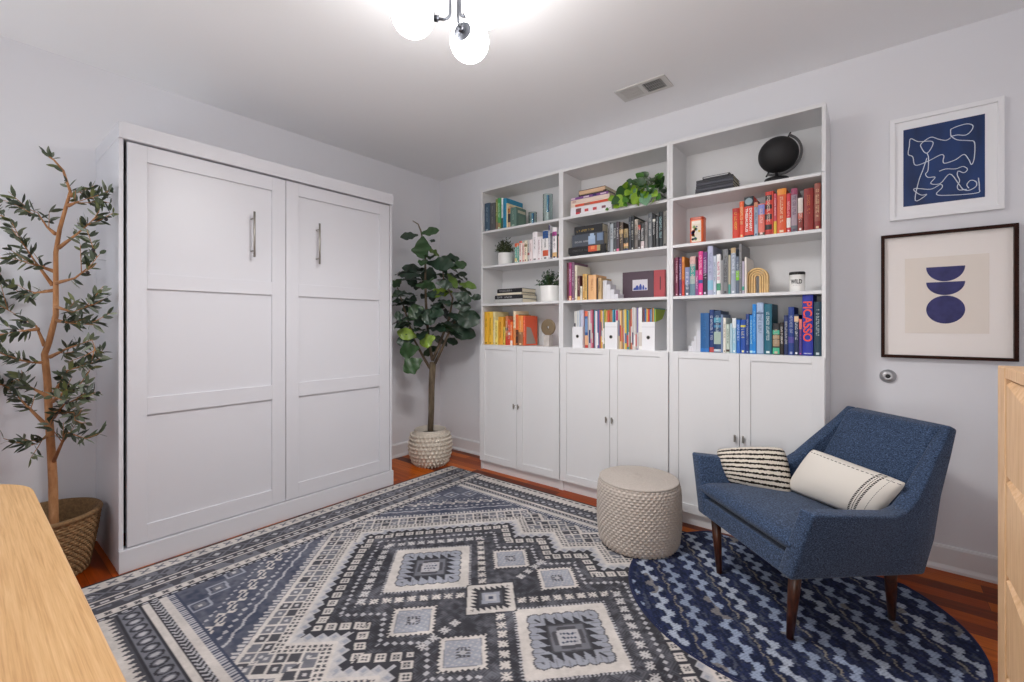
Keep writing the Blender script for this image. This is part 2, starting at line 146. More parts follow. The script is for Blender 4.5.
# ------------------------------------------------------------------ helpers
def lin(h):
    h = h.lstrip('#')
    v = [int(h[i:i+2], 16)/255 for i in (0, 2, 4)]
    return tuple(c/12.92 if c <= .04045 else ((c+.055)/1.055)**2.4 for c in v)

_m = {}
def mat(name, hexc='ffffff', rough=.5, metal=0., bump=0., bscale=200., var=0., vscale=8., sheen=0., spec=.5, emit=None, estr=0., trans=0., stretch=None):
    if name in _m: return _m[name]
    m = bpy.data.materials.new(name); m.use_nodes = True
    nt = m.node_tree; b = nt.nodes['Principled BSDF']; _m[name] = m
    c = lin(hexc)
    b.inputs['Base Color'].default_value = (*c, 1)
    b.inputs['Roughness'].default_value = rough
    b.inputs['Metallic'].default_value = metal
    b.inputs['Specular IOR Level'].default_value = spec
    if sheen: b.inputs['Sheen Weight'].default_value = sheen
    if trans: b.inputs['Transmission Weight'].default_value = trans
    if emit:
        b.inputs['Emission Color'].default_value = (*lin(emit), 1); b.inputs['Emission Strength'].default_value = estr
    if bump or var:
        tc = nt.nodes.new('ShaderNodeTexCoord'); src = tc.outputs['Object']
        if stretch:
            mp = nt.nodes.new('ShaderNodeMapping'); mp.inputs['Scale'].default_value = stretch
            nt.links.new(src, mp.inputs['Vector']); src = mp.outputs['Vector']
    if var:
        n = nt.nodes.new('ShaderNodeTexNoise'); n.inputs['Scale'].default_value = vscale; n.inputs['Detail'].default_value = 6
        nt.links.new(src, n.inputs['Vector'])
        r = nt.nodes.new('ShaderNodeValToRGB')
        r.color_ramp.elements[0].position = .3; r.color_ramp.elements[1].position = .7
        r.color_ramp.elements[0].color = (*[max(0, x*(1-var)) for x in c], 1)
        r.color_ramp.elements[1].color = (*[min(1, x*(1+var)) for x in c], 1)
        nt.links.new(n.outputs['Fac'], r.inputs['Fac']); nt.links.new(r.outputs['Color'], b.inputs['Base Color'])
    if bump:
        n2 = nt.nodes.new('ShaderNodeTexNoise'); n2.inputs['Scale'].default_value = bscale; n2.inputs['Detail'].default_value = 3
        nt.links.new(src, n2.inputs['Vector'])
        bp = nt.nodes.new('ShaderNodeBump'); bp.inputs['Strength'].default_value = bump; bp.inputs['Distance'].default_value = .004
        nt.links.new(n2.outputs['Fac'], bp.inputs['Height']); nt.links.new(bp.outputs['Normal'], b.inputs['Normal'])
    return m

def paint(hexc, rough=.45):
    return mat('cover_' + hexc, hexc, rough)

class B:
    """collects geometry; build() links it as one mesh object"""
    def __init__(s): s.v = []; s.f = []
    def add(s, vs, fs):
        o = len(s.v); s.v += [tuple(p) for p in vs]; s.f += [tuple(i+o for i in f) for f in fs]; return s
    def box(s, x0, x1, y0, y1, z0, z1):
        return s.add([(x0,y0,z0),(x1,y0,z0),(x1,y1,z0),(x0,y1,z0),(x0,y0,z1),(x1,y0,z1),(x1,y1,z1),(x0,y1,z1)],
                     [(0,3,2,1),(4,5,6,7),(0,1,5,4),(1,2,6,5),(2,3,7,6),(3,0,4,7)])
    def hexa(s, p):   # 8 points, bottom four then top four
        return s.add(p, [(0,3,2,1),(4,5,6,7),(0,1,5,4),(1,2,6,5),(2,3,7,6),(3,0,4,7)])
    def lathe(s, prof, c=(0,0,0), n=32, axis='z', cap=True):
        vs = []; fs = []
        for r, h in prof:
            for k in range(n):
                a = 2*PI*k/n; x, y = r*math.cos(a), r*math.sin(a)
                p = (x,y,h) if axis == 'z' else (x,h,-y) if axis == 'y' else (h,x,y)
                vs.append((c[0]+p[0], c[1]+p[1], c[2]+p[2]))
        for i in range(len(prof)-1):
            for k in range(n):
                k2 = (k+1) % n; fs.append((i*n+k, i*n+k2, (i+1)*n+k2, (i+1)*n+k))
        if cap:
            if prof[0][0] > 1e-6: fs.append(tuple(range(n-1, -1, -1)))
            if prof[-1][0] > 1e-6: fs.append(tuple((len(prof)-1)*n+k for k in range(n)))
        return s.add(vs, fs)
    def tube(s, pts, rad, n=10):
        pts = [Vector(p) for p in pts]
        rs = rad if isinstance(rad, (list, tuple)) else [rad]*len(pts)
        vs = []; fs = []; up = None
        for i, p in enumerate(pts):
            t = (pts[min(i+1, len(pts)-1)] - pts[max(i-1, 0)]).normalized()
            if up is None:
                up = Vector((0,0,1)) if abs(t.z) < .9 else Vector((1,0,0))
            a = (up - t*up.dot(t)).normalized(); bb = t.cross(a); up = a
            for k in range(n):
                w = 2*PI*k/n; vs.append(p + (a*math.cos(w) + bb*math.sin(w))*rs[i])
        for i in range(len(pts)-1):
            for k in range(n):
                k2 = (k+1) % n; fs.append((i*n+k, i*n+k2, (i+1)*n+k2, (i+1)*n+k))
        fs.append(tuple(range(n-1, -1, -1))); fs.append(tuple((len(pts)-1)*n+k for k in range(n)))
        return s.add(vs, fs)
    def ball(s, c, r, n=20, sx=1, sy=1, sz=1):
        m = n//2
        prof = [(max(1e-5, math.sin(PI*i/m)), -math.cos(PI*i/m)) for i in range(m+1)]
        vs = []; fs = []
        for q, h in prof:
            for k in range(n):
                a = 2*PI*k/n; vs.append((c[0]+r*sx*q*math.cos(a), c[1]+r*sy*q*math.sin(a), c[2]+r*sz*h))
        for i in range(m):
            for k in range(n):
                k2 = (k+1) % n; fs.append((i*n+k, i*n+k2, (i+1)*n+k2, (i+1)*n+k))
        return s.add(vs, fs)
    def prism(s, poly, a0, a1, axis='y'):
        n = len(poly)
        def P(p, h): return (p[0], h, p[1]) if axis == 'y' else (h, p[0], p[1]) if axis == 'x' else (p[0], p[1], h)
        vs = [P(p, a0) for p in poly] + [P(p, a1) for p in poly]
        fs = [tuple(range(n)), tuple(range(2*n-1, n-1, -1))] + [(i, n+i, n+(i+1) % n, (i+1) % n) for i in range(n)]
        return s.add(vs, fs)
    def build(s, name, m, parent=None, smooth=False, bevel=0., seg=2, sub=0, loc=None, fix=True):
        me = bpy.data.meshes.new(name); me.from_pydata(s.v, [], s.f)
        if fix:
            bm = bmesh.new(); bm.from_mesh(me); bmesh.ops.recalc_face_normals(bm, faces=bm.faces); bm.to_mesh(me); bm.free()
        if smooth: me.polygons.foreach_set('use_smooth', [True]*len(me.polygons))
        me.materials.append(m); me.update()
        o = bpy.data.objects.new(name, me); COL.objects.link(o)
        if parent: o.parent = parent
        if loc: o.location = loc
        if bevel:
            md = o.modifiers.new('bevel', 'BEVEL'); md.width = bevel; md.segments = seg; md.limit_method = 'ANGLE'; md.angle_limit = .5
        if sub:
            md = o.modifiers.new('sub', 'SUBSURF'); md.levels = sub; md.render_levels = sub
        return o

def tag(o, label, cat, group=None):
    o['label'] = label; o['category'] = cat
    if group: o['group'] = group
    return o
def thing(name, label, cat, loc=(0,0,0), rz=0, group=None):
    o = bpy.data.objects.new(name, None); o.empty_display_size = .05; COL.objects.link(o)
    o.location = loc; o.rotation_euler = (0,0,rz); return tag(o, label, cat, group)
def struct(o): o['kind'] = 'structure'; return o

def text_mesh(name, body, size, m, parent, mtx, ext=.0004):
    cu = bpy.data.curves.new(name, 'FONT'); cu.body = body; cu.offset = .022; cu.size = size; cu.extrude = ext; cu.align_x = 'CENTER'; cu.align_y = 'CENTER'
    ob = bpy.data.objects.new(name, cu); COL.objects.link(ob)
    dg = bpy.context.evaluated_depsgraph_get(); me = bpy.data.meshes.new_from_object(ob.evaluated_get(dg))
    bpy.data.objects.remove(ob); me.transform(mtx); me.materials.clear(); me.materials.append(m)
    o = bpy.data.objects.new(name, me); COL.objects.link(o)
    if parent: o.parent = parent
    return o

# ------------------------------------------------------------------ materials
WALL = mat('wall_paint', 'e5e5e9', .7, bump=.04, bscale=90)
CEIL = mat('ceiling_paint', 'f4f4f5', .8, bump=.04, bscale=70)
TRIM = mat('trim_paint', 'e2e2e4', .4)
WHITE = mat('white_lacquer', 'd7d7dc', .35)
WHITE2 = mat('white_melamine', 'e0e0e1', .38)
PAGES = mat('paper', 'e6dcc4', .8, var=.08, vscale=300, stretch=(1,1,20))
NICKEL = mat('brushed_nickel', 'a8a49c', .36, .9)
GUN = mat('gunmetal', '5a5c62', .38, 1.)
BLACK = mat('black_plastic', '17171a', .45)

def wood_mat(name, c1, c2, c3, rough, scale, sx):
    m = bpy.data.materials.new(name); m.use_nodes = True; nt = m.node_tree; b = nt.nodes['Principled BSDF']
    tc = nt.nodes.new('ShaderNodeTexCoord'); mp = nt.nodes.new('ShaderNodeMapping'); mp.inputs['Scale'].default_value = sx
    n = nt.nodes.new('ShaderNodeTexNoise'); n.inputs['Scale'].default_value = scale; n.inputs['Detail'].default_value = 8; n.inputs['Roughness'].default_value = .62; n.inputs['Distortion'].default_value = .4
    r = nt.nodes.new('ShaderNodeValToRGB'); e = r.color_ramp.elements
    e[0].position = .28; e[0].color = (*lin(c1), 1); e[1].position = .72; e[1].color = (*lin(c3), 1)
    k = r.color_ramp.elements.new(.5); k.color = (*lin(c2), 1)
    L = nt.links.new
    L(tc.outputs['Object'], mp.inputs['Vector']); L(mp.outputs['Vector'], n.inputs['Vector']); L(n.outputs['Fac'], r.inputs['Fac']); L(r.outputs['Color'], b.inputs['Base Color'])
    b.inputs['Roughness'].default_value = rough
    return m
OAK_X = wood_mat('pale_oak_long', 'b98c5a', 'cfa470', 'dcb583', .42, 9, (.7, 30, 30))
MAPLE = wood_mat('maple_upright', 'c89c6c', 'd8b086', 'e4c098', .45, 8, (12, 12, 1.0))
WALNUT = wood_mat('walnut_leg', '2a120b', '42200f', '5a2d16', .35, 14, (8, 8, 1))
DARKWOOD = wood_mat('dark_frame_wood', '1c0c07', '2e150c', '3c1e13', .55, 20, (3, 3, 3)); DARKWOOD.node_tree.nodes['Principled BSDF'].inputs['Specular IOR Level'].default_value = .15
BARK = wood_mat('olive_bark', '8a5f3c', 'b07c50', 'c8966a', .8, 30, (1, 1, .35))
FBARK = wood_mat('ficus_bark', '4a4034', '6a5c4a', '857560', .85, 30, (1, 1, .35))

def floor_material():
    m = bpy.data.materials.new('cherry_planks'); m.use_nodes = True; nt = m.node_tree; b = nt.nodes['Principled BSDF']; L = nt.links.new; N = nt.nodes.new
    tc = N('ShaderNodeTexCoord')
    br = N('ShaderNodeTexBrick'); br.offset = .37; br.offset_frequency = 2; br.squash = 1
    for k, v in dict(Scale=1., **{'Mortar Size': .0008, 'Mortar Smooth': .1, 'Bias': 0., 'Brick Width': .82, 'Row Height': .083}).items(): br.inputs[k].default_value = v
    br.inputs['Color1'].default_value = (0,0,0,1); br.inputs['Color2'].default_value = (1,1,1,1); br.inputs['Mortar'].default_value = (.5,.5,.5,1)
    L(tc.outputs['Object'], br.inputs['Vector'])
    mp = N('ShaderNodeMapping'); mp.inputs['Scale'].default_value = (1.2, 22, 1); L(tc.outputs['Object'], mp.inputs['Vector'])
    n = N('ShaderNodeTexNoise'); n.inputs['Scale'].default_value = 3; n.inputs['Detail'].default_value = 7; L(mp.outputs['Vector'], n.inputs['Vector'])
    mx = N('ShaderNodeMix'); mx.data_type = 'FLOAT'; mx.inputs[0].default_value = .42
    L(br.outputs['Color'], mx.inputs[2]); L(n.outputs['Fac'], mx.inputs[3])
    r = N('ShaderNodeValToRGB'); e = r.color_ramp.elements
    e[0].position = .15; e[0].color = (*lin('4a1a06'), 1); e[1].position = .82; e[1].color = (*lin('d06a14'), 1)
    k = e.new(.5); k.color = (*lin('983e08'), 1)
    L(mx.outputs[0], r.inputs['Fac'])
    mm = N('ShaderNodeMix'); mm.data_type = 'RGBA'; L(br.outputs['Fac'], mm.inputs[0]); L(r.outputs['Color'], mm.inputs[6]); mm.inputs[7].default_value = (*lin('2a120a'), 1)
    L(mm.outputs[2], b.inputs['Base Color']); b.inputs['Roughness'].default_value = .36; b.inputs['Specular IOR Level'].default_value = .18
    return m

def attr_material(name, rough=.9, bump=.25, bscale=500):
    m = bpy.data.materials.new(name); m.use_nodes = True; nt = m.node_tree; b = nt.nodes['Principled BSDF']; L = nt.links.new; N = nt.nodes.new
    a = N('ShaderNodeAttribute'); a.attribute_name = 'pattern'; L(a.outputs['Color'], b.inputs['Base Color'])
    b.inputs['Roughness'].default_value = rough; b.inputs['Specular IOR Level'].default_value = .15
    tc = N('ShaderNodeTexCoord'); n = N('ShaderNodeTexNoise'); n.inputs['Scale'].default_value = bscale; L(tc.outputs['Object'], n.inputs['Vector'])
    bp = N('ShaderNodeBump'); bp.inputs['Strength'].default_value = bump; bp.inputs['Distance'].default_value = .003
    L(n.outputs['Fac'], bp.inputs['Height']); L(bp.outputs['Normal'], b.inputs['Normal'])
    return m

def tweed(name, c1, c2, c3):
    m = bpy.data.materials.new(name); m.use_nodes = True; nt = m.node_tree; b = nt.nodes['Principled BSDF']; L = nt.links.new; N = nt.nodes.new
    tc = N('ShaderNodeTexCoord'); out = []
    for sc in ((260, 260, 900), (900, 900, 260)):
        mp = N('ShaderNodeMapping'); mp.inputs['Scale'].default_value = sc; L(tc.outputs['Object'], mp.inputs['Vector'])
        n = N('ShaderNodeTexNoise'); n.inputs['Scale'].default_value = .55; n.inputs['Detail'].default_value = 3; L(mp.outputs['Vector'], n.inputs['Vector']); out.append(n)
    mx = N('ShaderNodeMix'); mx.data_type = 'FLOAT'; mx.inputs[0].default_value = .5; L(out[0].outputs['Fac'], mx.inputs[2]); L(out[1].outputs['Fac'], mx.inputs[3])
    r = N('ShaderNodeValToRGB'); e = r.color_ramp.elements; e[0].position = .36; e[0].color = (*lin(c1), 1); e[1].position = .66; e[1].color = (*lin(c3), 1)
    k = e.new(.5); k.color = (*lin(c2), 1); L(mx.outputs[0], r.inputs['Fac']); L(r.outputs['Color'], b.inputs['Base Color'])
    bp = N('ShaderNodeBump'); bp.inputs['Strength'].default_value = .35; bp.inputs['Distance'].default_value = .002; L(mx.outputs[0], bp.inputs['Height']); L(bp.outputs['Normal'], b.inputs['Normal'])
    b.inputs['Roughness'].default_value = .95; b.inputs['Specular IOR Level'].default_value = .1; b.inputs['Sheen Weight'].default_value = .15
    return m

# ------------------------------------------------------------------ the room
XR, YF, H = 4.06, -3.75, 2.684
struct(B().box(-.12, XR+.12, YF-.12, .12, -.1, 0).build('floor', floor_material()))
struct(B().box(-.12, XR+.12, YF-.12, .12, H, H+.1).build('ceiling', CEIL))
struct(B().box(-.12, 0, YF, 0, 0, H).build('wall_left', WALL))
struct(B().box(-.12, XR+.12, 0, .12, 0, H).build('wall_back', WALL))
struct(B().box(XR, XR+.12, YF, 0, 0, H).build('wall_right', WALL))
WX0, WX1, WZ0, WZ1 = .25, 1.75, .85, 2.3
w = B().box(-.12, WX0, YF-.12, YF, 0, H).box(WX1, 2.95, YF-.12, YF, 0, H).box(3.85, XR+.12, YF-.12, YF, 0, H).box(2.95, 3.85, YF-.12, YF, 2.06, H).box(WX0, WX1, YF-.12, YF, 0, WZ0).box(WX0, WX1, YF-.12, YF, WZ1, H)
struct(w.build('wall_front', WALL))
fr = B().box(WX0, WX0+.05, YF-.1, YF+.015, WZ0, WZ1).box(WX1-.05, WX1, YF-.1, YF+.015, WZ0, WZ1).box(WX0, WX1, YF-.1, YF+.03, WZ0, WZ0+.05).box(WX0, WX1, YF-.1, YF+.015, WZ1-.05, WZ1)
fr.box(WX0, WX1, YF-.08, YF-.04, 1.58, 1.63)
struct(fr.build('added_window', TRIM))  # window added behind the camera, out of view, to let soft light in
struct(B().box(2.88, 2.95, YF-.12, YF+.016, 0, 2.06).box(3.85, 3.92, YF-.12, YF+.016, 0, 2.06).box(2.88, 3.92, YF-.12, YF+.016, 2.06, 2.13).build('door_1', TRIM))  # doorway added behind the camera, out of view, to cut bounce on the chair
bb = [(0,0),(.022,0),(.022,.012),(.016,.022),(.013,.03),(.013,.112),(.009,.122),(0,.124)]
b = B().prism([(p[0], p[1]) for p in bb], YF, 0, 'y'); struct(b.build('baseboard_left', TRIM))
b = B().prism([(-p[0], p[1]) for p in bb], .022, XR, 'x'); struct(b.build('baseboard_back', TRIM))

# ------------------------------------------------------------------ wall bed
bed = thing('wall_bed', 'tall white closed wall bed cabinet with two panelled doors', 'wall bed', (.3, -1.8165, 0))
bed.location = (0,0,0)
Y0, Y1 = -2.630, -1.003
B().box(0, .55, Y0, Y0+.019, 0, 2.139).build('side_panel', WHITE, bed, bevel=.0015)
B().box(0, .55, Y1-.019, Y1, 0, 2.139).build('side_panel', WHITE, bed, bevel=.0015)
B().box(0, .568, Y0-.002, Y1+.002, 2.139, 2.219).build('top_fascia', WHITE, bed, bevel=.002)
B().box(.5, .568, Y0-.002, Y1+.002, 0, .109).build('base_fascia', WHITE, bed, bevel=.002)
B().box(.02, .03, Y0+.02, Y1-.02, .1, 2.13).build('back_panel', WHITE, bed)
def shaker(y0, y1, z0, z1, xs, lo, hi, rails, name, parent):
    """door in the plane x; stiles at lo/hi, rail z-ranges"""
    d = B().box(xs-.03, xs-.012, y0, y1, z0, z1)
    d.box(xs-.012, xs, y0, lo, z0, z1).box(xs-.012, xs, hi, y1, z0, z1)
    for a, c in rails: d.box(xs-.012, xs, lo, hi, a, c)
    return d.build(name, WHITE, parent, bevel=.0012)
RA = [(.114, .204), (.762, .85), (1.405, 1.484), (2.049, 2.131)]
d1 = shaker(-2.597, -1.8155, .114, 2.131, .551, -2.517, -1.897, RA, 'door', bed)
d2 = shaker(-1.8115, -1.028, .114, 2.131, .551, -1.731, -1.115, RA, 'door', bed)
for dd, y in ((d1, -2.014), (d2, -1.607)):
    hb = B().tube([(.585, y, 1.622), (.585, y, 1.89)], .0062, 12)
    for z in (1.66, 1.852): hb.tube([(.538, y, z), (.585, y, z)], .0045, 8)
    hb.build('handle', NICKEL, dd, smooth=True)
B().box(.2, .24, Y1, Y1+.012, 1.74, 1.79).build('latch', GUN, bed, bevel=.002)

# ------------------------------------------------------------------ bookcases
S1, S2, S3, S0 = 2.014, 1.720, 1.400, 1.056
YS = -.285
def bookcase(x0, which):
    x1 = x0 + .8
    r = thing('bookcase', f'{which} tall white bookcase with two panelled doors below open shelves', 'bookcase', (0,0,0), 0, 'white bookcases along the back wall')
    t = .018
    for a in (x0+.0004, x1-t-.0004):
        s = B().box(a, a+t, YS, -.013, 0, 2.012).build('side_panel', WHITE2, r, bevel=.001)
        B().box(a, a+t, YS, -.013, 2.0135, 2.37).build('extension_panel', WHITE2, s, bevel=.001)
    B().box(x0+t, x1-t, YS, -.018, 2.35, 2.37).build('top_panel', WHITE2, r, bevel=.001)
    B().box(x0+t, x1-t, -.018, -.013, .06, 2.37).build('back_panel', WHITE2, r)
    for z in (S1, S2, S3): B().box(x0+t+.001, x1-t-.001, YS+.001, -.02, z-.018, z).build('shelf', WHITE2, r, bevel=.001)
    B().box(x0+t+.001, x1-t-.001, YS+.001, -.02, S0-.018, S0).build('shelf', WHITE2, r, bevel=.001)
    B().box(x0+t+.001, x1-t-.001, YS+.001, -.02, .075, .093).build('shelf', WHITE2, r)
    B().box(x0+t, x1-t, YS+.012, YS+.026, .0, .075).build('plinth', WHITE2, r)
    for k in (0, 1):
        a, c = (x0+.0045, x0+.3985) if k == 0 else (x0+.4015, x0+.7955)
        z0, z1 = .078, 1.052; f = .054; yb, yf = YS-.001, YS-.019
        d = B().box(a, c, yf+.007, yb, z0, z1)
        d.box(a, a+f, yf, yf+.007, z0, z1).box(c-f, c, yf, yf+.007, z0, z1).box(a+f, c-f, yf, yf+.007, z0, z0+f).box(a+f, c-f, yf, yf+.007, z1-.034, z1)
        door = d.build('door', WHITE2, r, bevel=.0012)
        xk = c-.02 if k == 0 else a+.02
        kb = B().box(xk-.005, xk+.005, yf-.020, yf-.013, .555, .595).box(xk-.004, xk+.004, yf-.014, yf, .566, .582)
        kb.build('knob', NICKEL, door, bevel=.0015)
    return r
for x, n in ((.82, 'left-hand'), (1.62, 'middle'), (2.42, 'right-hand')): bookcase(x, n)
# ------------------------------------------------------------------ rugs
RNG = np.random.default_rng(3)
def vnoise(x, y, s, seed=0):
    r = np.random.default_rng(seed).random((256, 256))
    X = x/s + 500; Y = y/s + 500; i = np.floor(X).astype(int); j = np.floor(Y).astype(int); fx = X-i; fy = Y-j
    fx = fx*fx*(3-2*fx); fy = fy*fy*(3-2*fy); g = lambda a, b: r[a % 256, b % 256]
    return (g(i,j)*(1-fx)+g(i+1,j)*fx)*(1-fy) + (g(i,j+1)*(1-fx)+g(i+1,j+1)*fx)*fy
def tri(x): return 1-np.abs(np.mod(x, 2)-1)          # 0 at even, 1 at odd
def ctr(x, p): return (np.mod(x/p, 1)-.5)*p
def big_rug(a, b, LA, LB):
    C = {k: np.array(lin(v)) for k, v in dict(cream='cbc5c0', light='b2b1b5', blue='9a9da7', mid='73747c', char='4e4e54', navy='474d60', dark='3b3b41', pale='c1bebe').items()}
    u, v = a-LA/2, b-LB/2; U, V = np.abs(u), np.abs(v)
    da, db = np.minimum(a, LA-a), np.minimum(b, LB-b)
    out = np.zeros(a.shape+(3,)); lw = vnoise(a, b, .12, 1); fn = vnoise(a, b, .018, 2)
    put = lambda mask, k: out.__setitem__(mask, C[k])
    wv = np.mod(np.floor((u+v)/.011)+np.floor((u-v)/.03), 3)
    out[:] = C['char']; wv = np.mod(np.floor((u+v)/.011)+np.floor((u-v)/.011), 2); bl = np.clip(.30*wv+.75*(fn-.45)+.5*(lw-.5), 0, .75)[..., None]; out[:] = C['dark']*(1-bl)+C['mid']*bl
    # stepped outline of the central field
    inner = U < .405
    g = np.where(inner, .465+.125*tri(U/.135), .59-(U-.405)*1.15)
    tip = (V < .09) & ~inner
    d = (V-g)/1.414
    d = np.where(tip, np.maximum(d, (U-.90+V*.9)/1.1), d)
    rise = np.mod(U/.135, 2) < 1
    t = np.where(inner, np.where(rise, U+V, U-V), U-V)/1.414
    # outside bands
    o = d > .021
    put(o, 'dark')
    k = (d > .058); put(k, 'pale')
    dm = np.abs(ctr(t, .05))+np.abs(d-.058); put((d > .03) & (dm < .024), 'light'); put((d > .03) & (dm < .013), 'blue')
    put(d > .084, 'cream')
    X = ctr(t, .042); Y = d-.115; m = np.maximum(np.abs(X), np.abs(Y)); n = np.minimum(np.abs(X), np.abs(Y))
    put((d > .084) & (m < .016) & (n > .0035), 'char')
    gz = (d > .134) & (d <= .236)
    gx = ctr(t, .051); gy = np.mod((d-.134)/.051, 1)*.051-.0255; gm = np.maximum(np.abs(gx), np.abs(gy))
    cell = np.floor(t/.051)+7*np.floor((d-.134)/.051); dk = np.mod(cell*3.7, 5) < 2
    put(gz, 'cream'); q = gz & (gm < .0212); put(q & dk, 'char'); put(q & ~dk, 'mid')
    put(gz & (gm < .0075) & (np.mod(cell, 3) < 1.5), 'pale')
    put((d > .236) & (d <= .252), 'cream')
    e = d-.252; f = e > 0
    bl = np.clip(.55*lw+.5*fn-.25, 0, .8)[..., None]; out[f] = (C['navy']*(1-bl)+C['mid']*bl)[f]
    put(f & (e < .022+.02*np.mod(t/.04, 1)) & (e > .004) & (np.mod(t/.02, 1) < .6), 'pale')
    z = .012*np.round(3*tri(t/.045))/3
    put(f & (np.abs(e-.085-z) < .006), 'light')
    put(f & (np.abs(ctr(t, .036))+np.abs(e-.135) < .012), 'light')
    sx = ctr(t, .085); sy = e-.205-.016*np.sign(sx)*(np.abs(sx) > .018)
    put(f & (np.abs(sy) < .017), 'cream'); put(f & (np.abs(sy) < .007) & (np.abs(sx) < .03), 'navy')
    put(f & (np.abs(ctr(t, .03))+np.abs(e-.262) < .009), 'light')
    dd = np.abs(ctr(t, .13))+np.abs(e-.36); put(f & (dd < .06) & (dd > .045), 'blue'); put(f & (dd < .03), 'mid'); put(f & (dd < .012), 'pale')
    # path of white squares
    ch = np.abs(d) <= .025; put(ch, 'dark'); tx = ctr(t, .057); mm = np.maximum(np.abs(tx), np.abs(d))
    put(ch & (mm < .0205), 'cream'); put(ch & (mm < .0115) & (np.minimum(np.abs(tx), np.abs(d)) > .002), 'char')
    # inside
    ins = d < -.025
    pl = np.abs(ctr(t, .031))+np.abs(d+.068); put(ins & (pl < .0115), 'light')
    Lb = np.abs(U-.402)/.268+V/.289
    fl = lambda cx, cy, r, col, msk: put(msk & (np.maximum(np.abs(cx), np.abs(cy)) < r) & ((np.abs(np.abs(cx)-np.abs(cy)) < r*.3) | (np.minimum(np.abs(cx), np.abs(cy)) < r*.2)) & (np.maximum(np.abs(cx), np.abs(cy)) > r*.12), col)
    fl(ctr(t, .054), d+.132, .020, 'pale', ins & (Lb > 1.06) & ~inner)
    ln = V-(.10+1.06*(U-.143)); tt = (U+V)/1.414
    fl(ctr(tt, .054), ln/1.45, .019, 'cream', ins & (U > .06) & (U < .40))
    ln2 = V-(.30+1.06*(U-.143)); fl(ctr(tt, .05), ln2/1.45-.10, .015, 'light', ins & (U > .2) & (U < .42))
    fl(U, ctr(V-.02, .058), .018, 'pale', ins & (V > .19) & (V < .42))
    L = Lb; ang = np.abs(U-.402)/.268-V/.289
    put(L < 1.04, 'dark'); put((L < 1.04) & (L > .985) & (np.mod(ang/.08, 1) < .5), 'light'); put(L < .985, 'cream')
    sc = .74+.05*np.abs(np.sin(ang*PI*4.2)); put(L < sc, 'char'); put(L < sc-.03, 'blue')
    put((L < sc-.03) & (L > .56) & (np.mod(ang/.12, 1) < .12), 'mid')
    put(L < .40+.24*np.mod(ang/.2, 1), 'dark'); put((L < .40), 'char'); put((L < .36) & (L > .31), 'mid')
    cx, cy = np.abs(np.abs(U-.402)/.268), V/.289
    put((L < .36) & (np.abs(cx-cy) > .2) & (L > .2), 'mid'); put(L < .22, 'light'); put((L < .16) & (np.mod(np.floor(u/.011)+np.floor(v/.011), 3) == 0), 'navy')
    L = U/.142+V/.156; ang = U/.142-V/.156
    put(L < 1.06, 'dark'); put(L < 1.0, 'cream'); put(L < .58+.28*np.mod(ang/.24, 1), 'dark'); put(L < .5, 'char'); put(L < .38, 'blue'); put(L < .24, 'light'); put(L < .1, 'navy')
    L = np.abs(U-.143)/.122+np.abs(V-.322)/.128; ang = (np.abs(U-.143)/.122-np.abs(V-.322)/.128)
    put(L < 1.0+.07*tri(ang/.09), 'dark'); put(L < .91+.14*tri(ang/.11), 'cream'); put(L < .80, 'mid'); put(L < .77, 'blue')
    put((L < .74) & (np.mod(np.floor((u+v)/.012)+2*np.floor((u-v)/.012), 5) == 0), 'light'); put((L < .30) & (np.mod(ang/.16, 1) < .6), 'char'); put(L < .12, 'light')
    # cross lines through the middle
    # borders along the short sides
    A = da < .385
    def band(msk, lo, hi, k, dist): put(msk & (dist >= lo) & (dist < hi), k)
    s = b
    band(A, 0, .385, 'mid', da); band(A, 0, .012, 'dark', da); band(A, .012, .085, 'cream', da)
    X, Y = ctr(s, .062), da-.048; put(A & (np.maximum(np.abs(X), np.abs(Y)) < .02) & (np.abs(np.abs(X)-np.abs(Y)) < .007), 'mid')
    band(A, .085, .187, 'char', da); dd = np.abs(ctr(s, .1))*.9+np.abs(da-.136); put(A & (dd < .05) & (dd > .036) & (da > .09) & (da < .182), 'mid'); put(A & (dd < .018), 'light')
    put(A & (da > .09) & (da < .18) & (fn > .5) & (lw > .5), 'mid')
    band(A, .187, .2, 'cream', da); band(A, .2, .236, 'char', da); put(A & (np.abs(da-.218) < .007) & (np.mod(s/.05, 1) < .62), 'pale'); band(A, .236, .25, 'cream', da)
    band(A, .25, .312, 'char', da); put(A & (da > .25) & (da < .312) & (vnoise(a, b, .03, 5) > .5), 'mid')
    band(A, .312, .358, 'cream', da); X, Y = ctr(s, .05), da-.335; put(A & (np.maximum(np.abs(X), np.abs(Y)) < .012) & (np.abs(np.abs(X)-np.abs(Y)) < .006), 'char')
    band(A, .358, .385, 'dark', da); put(A & (np.abs(da-.371) < .005) & (np.mod(s/.036, 1) < .6), 'light')
    Bm = (db < .332) & ~A; s = a
    band(Bm, 0, .332, 'mid', db); band(Bm, 0, .012, 'dark', db); band(Bm, .012, .118, 'cream', db); put(Bm & (db < .118) & (db > .082+.03*tri(s/.016)), 'char')
    put(Bm & (np.abs(db-.035) < .006) & (np.mod(s/.05, 1) < .6), 'char')
    band(Bm, .118, .13, 'dark', db); X, Y = ctr(s, .058)/.026, (db-.163)/.03; rr = X*X+Y*Y; put(Bm & (rr < 1) & (rr > .45), 'dark'); put(Bm & (rr < .2), 'light')
    band(Bm, .196, .21, 'dark', db); band(Bm, .21, .234, 'cream', db); band(Bm, .234, .27, 'dark', db)
    put(Bm & (db > .237) & (db < .267) & (np.mod((s+np.abs(db-.252)*1.2)/.026, 1) < .45), 'light')
    band(Bm, .27, .3, 'cream', db); band(Bm, .3, .332, 'navy', db); put(Bm & (db > .3) & (db < .325) & (np.mod(s/.017, 1) < .55), 'light')
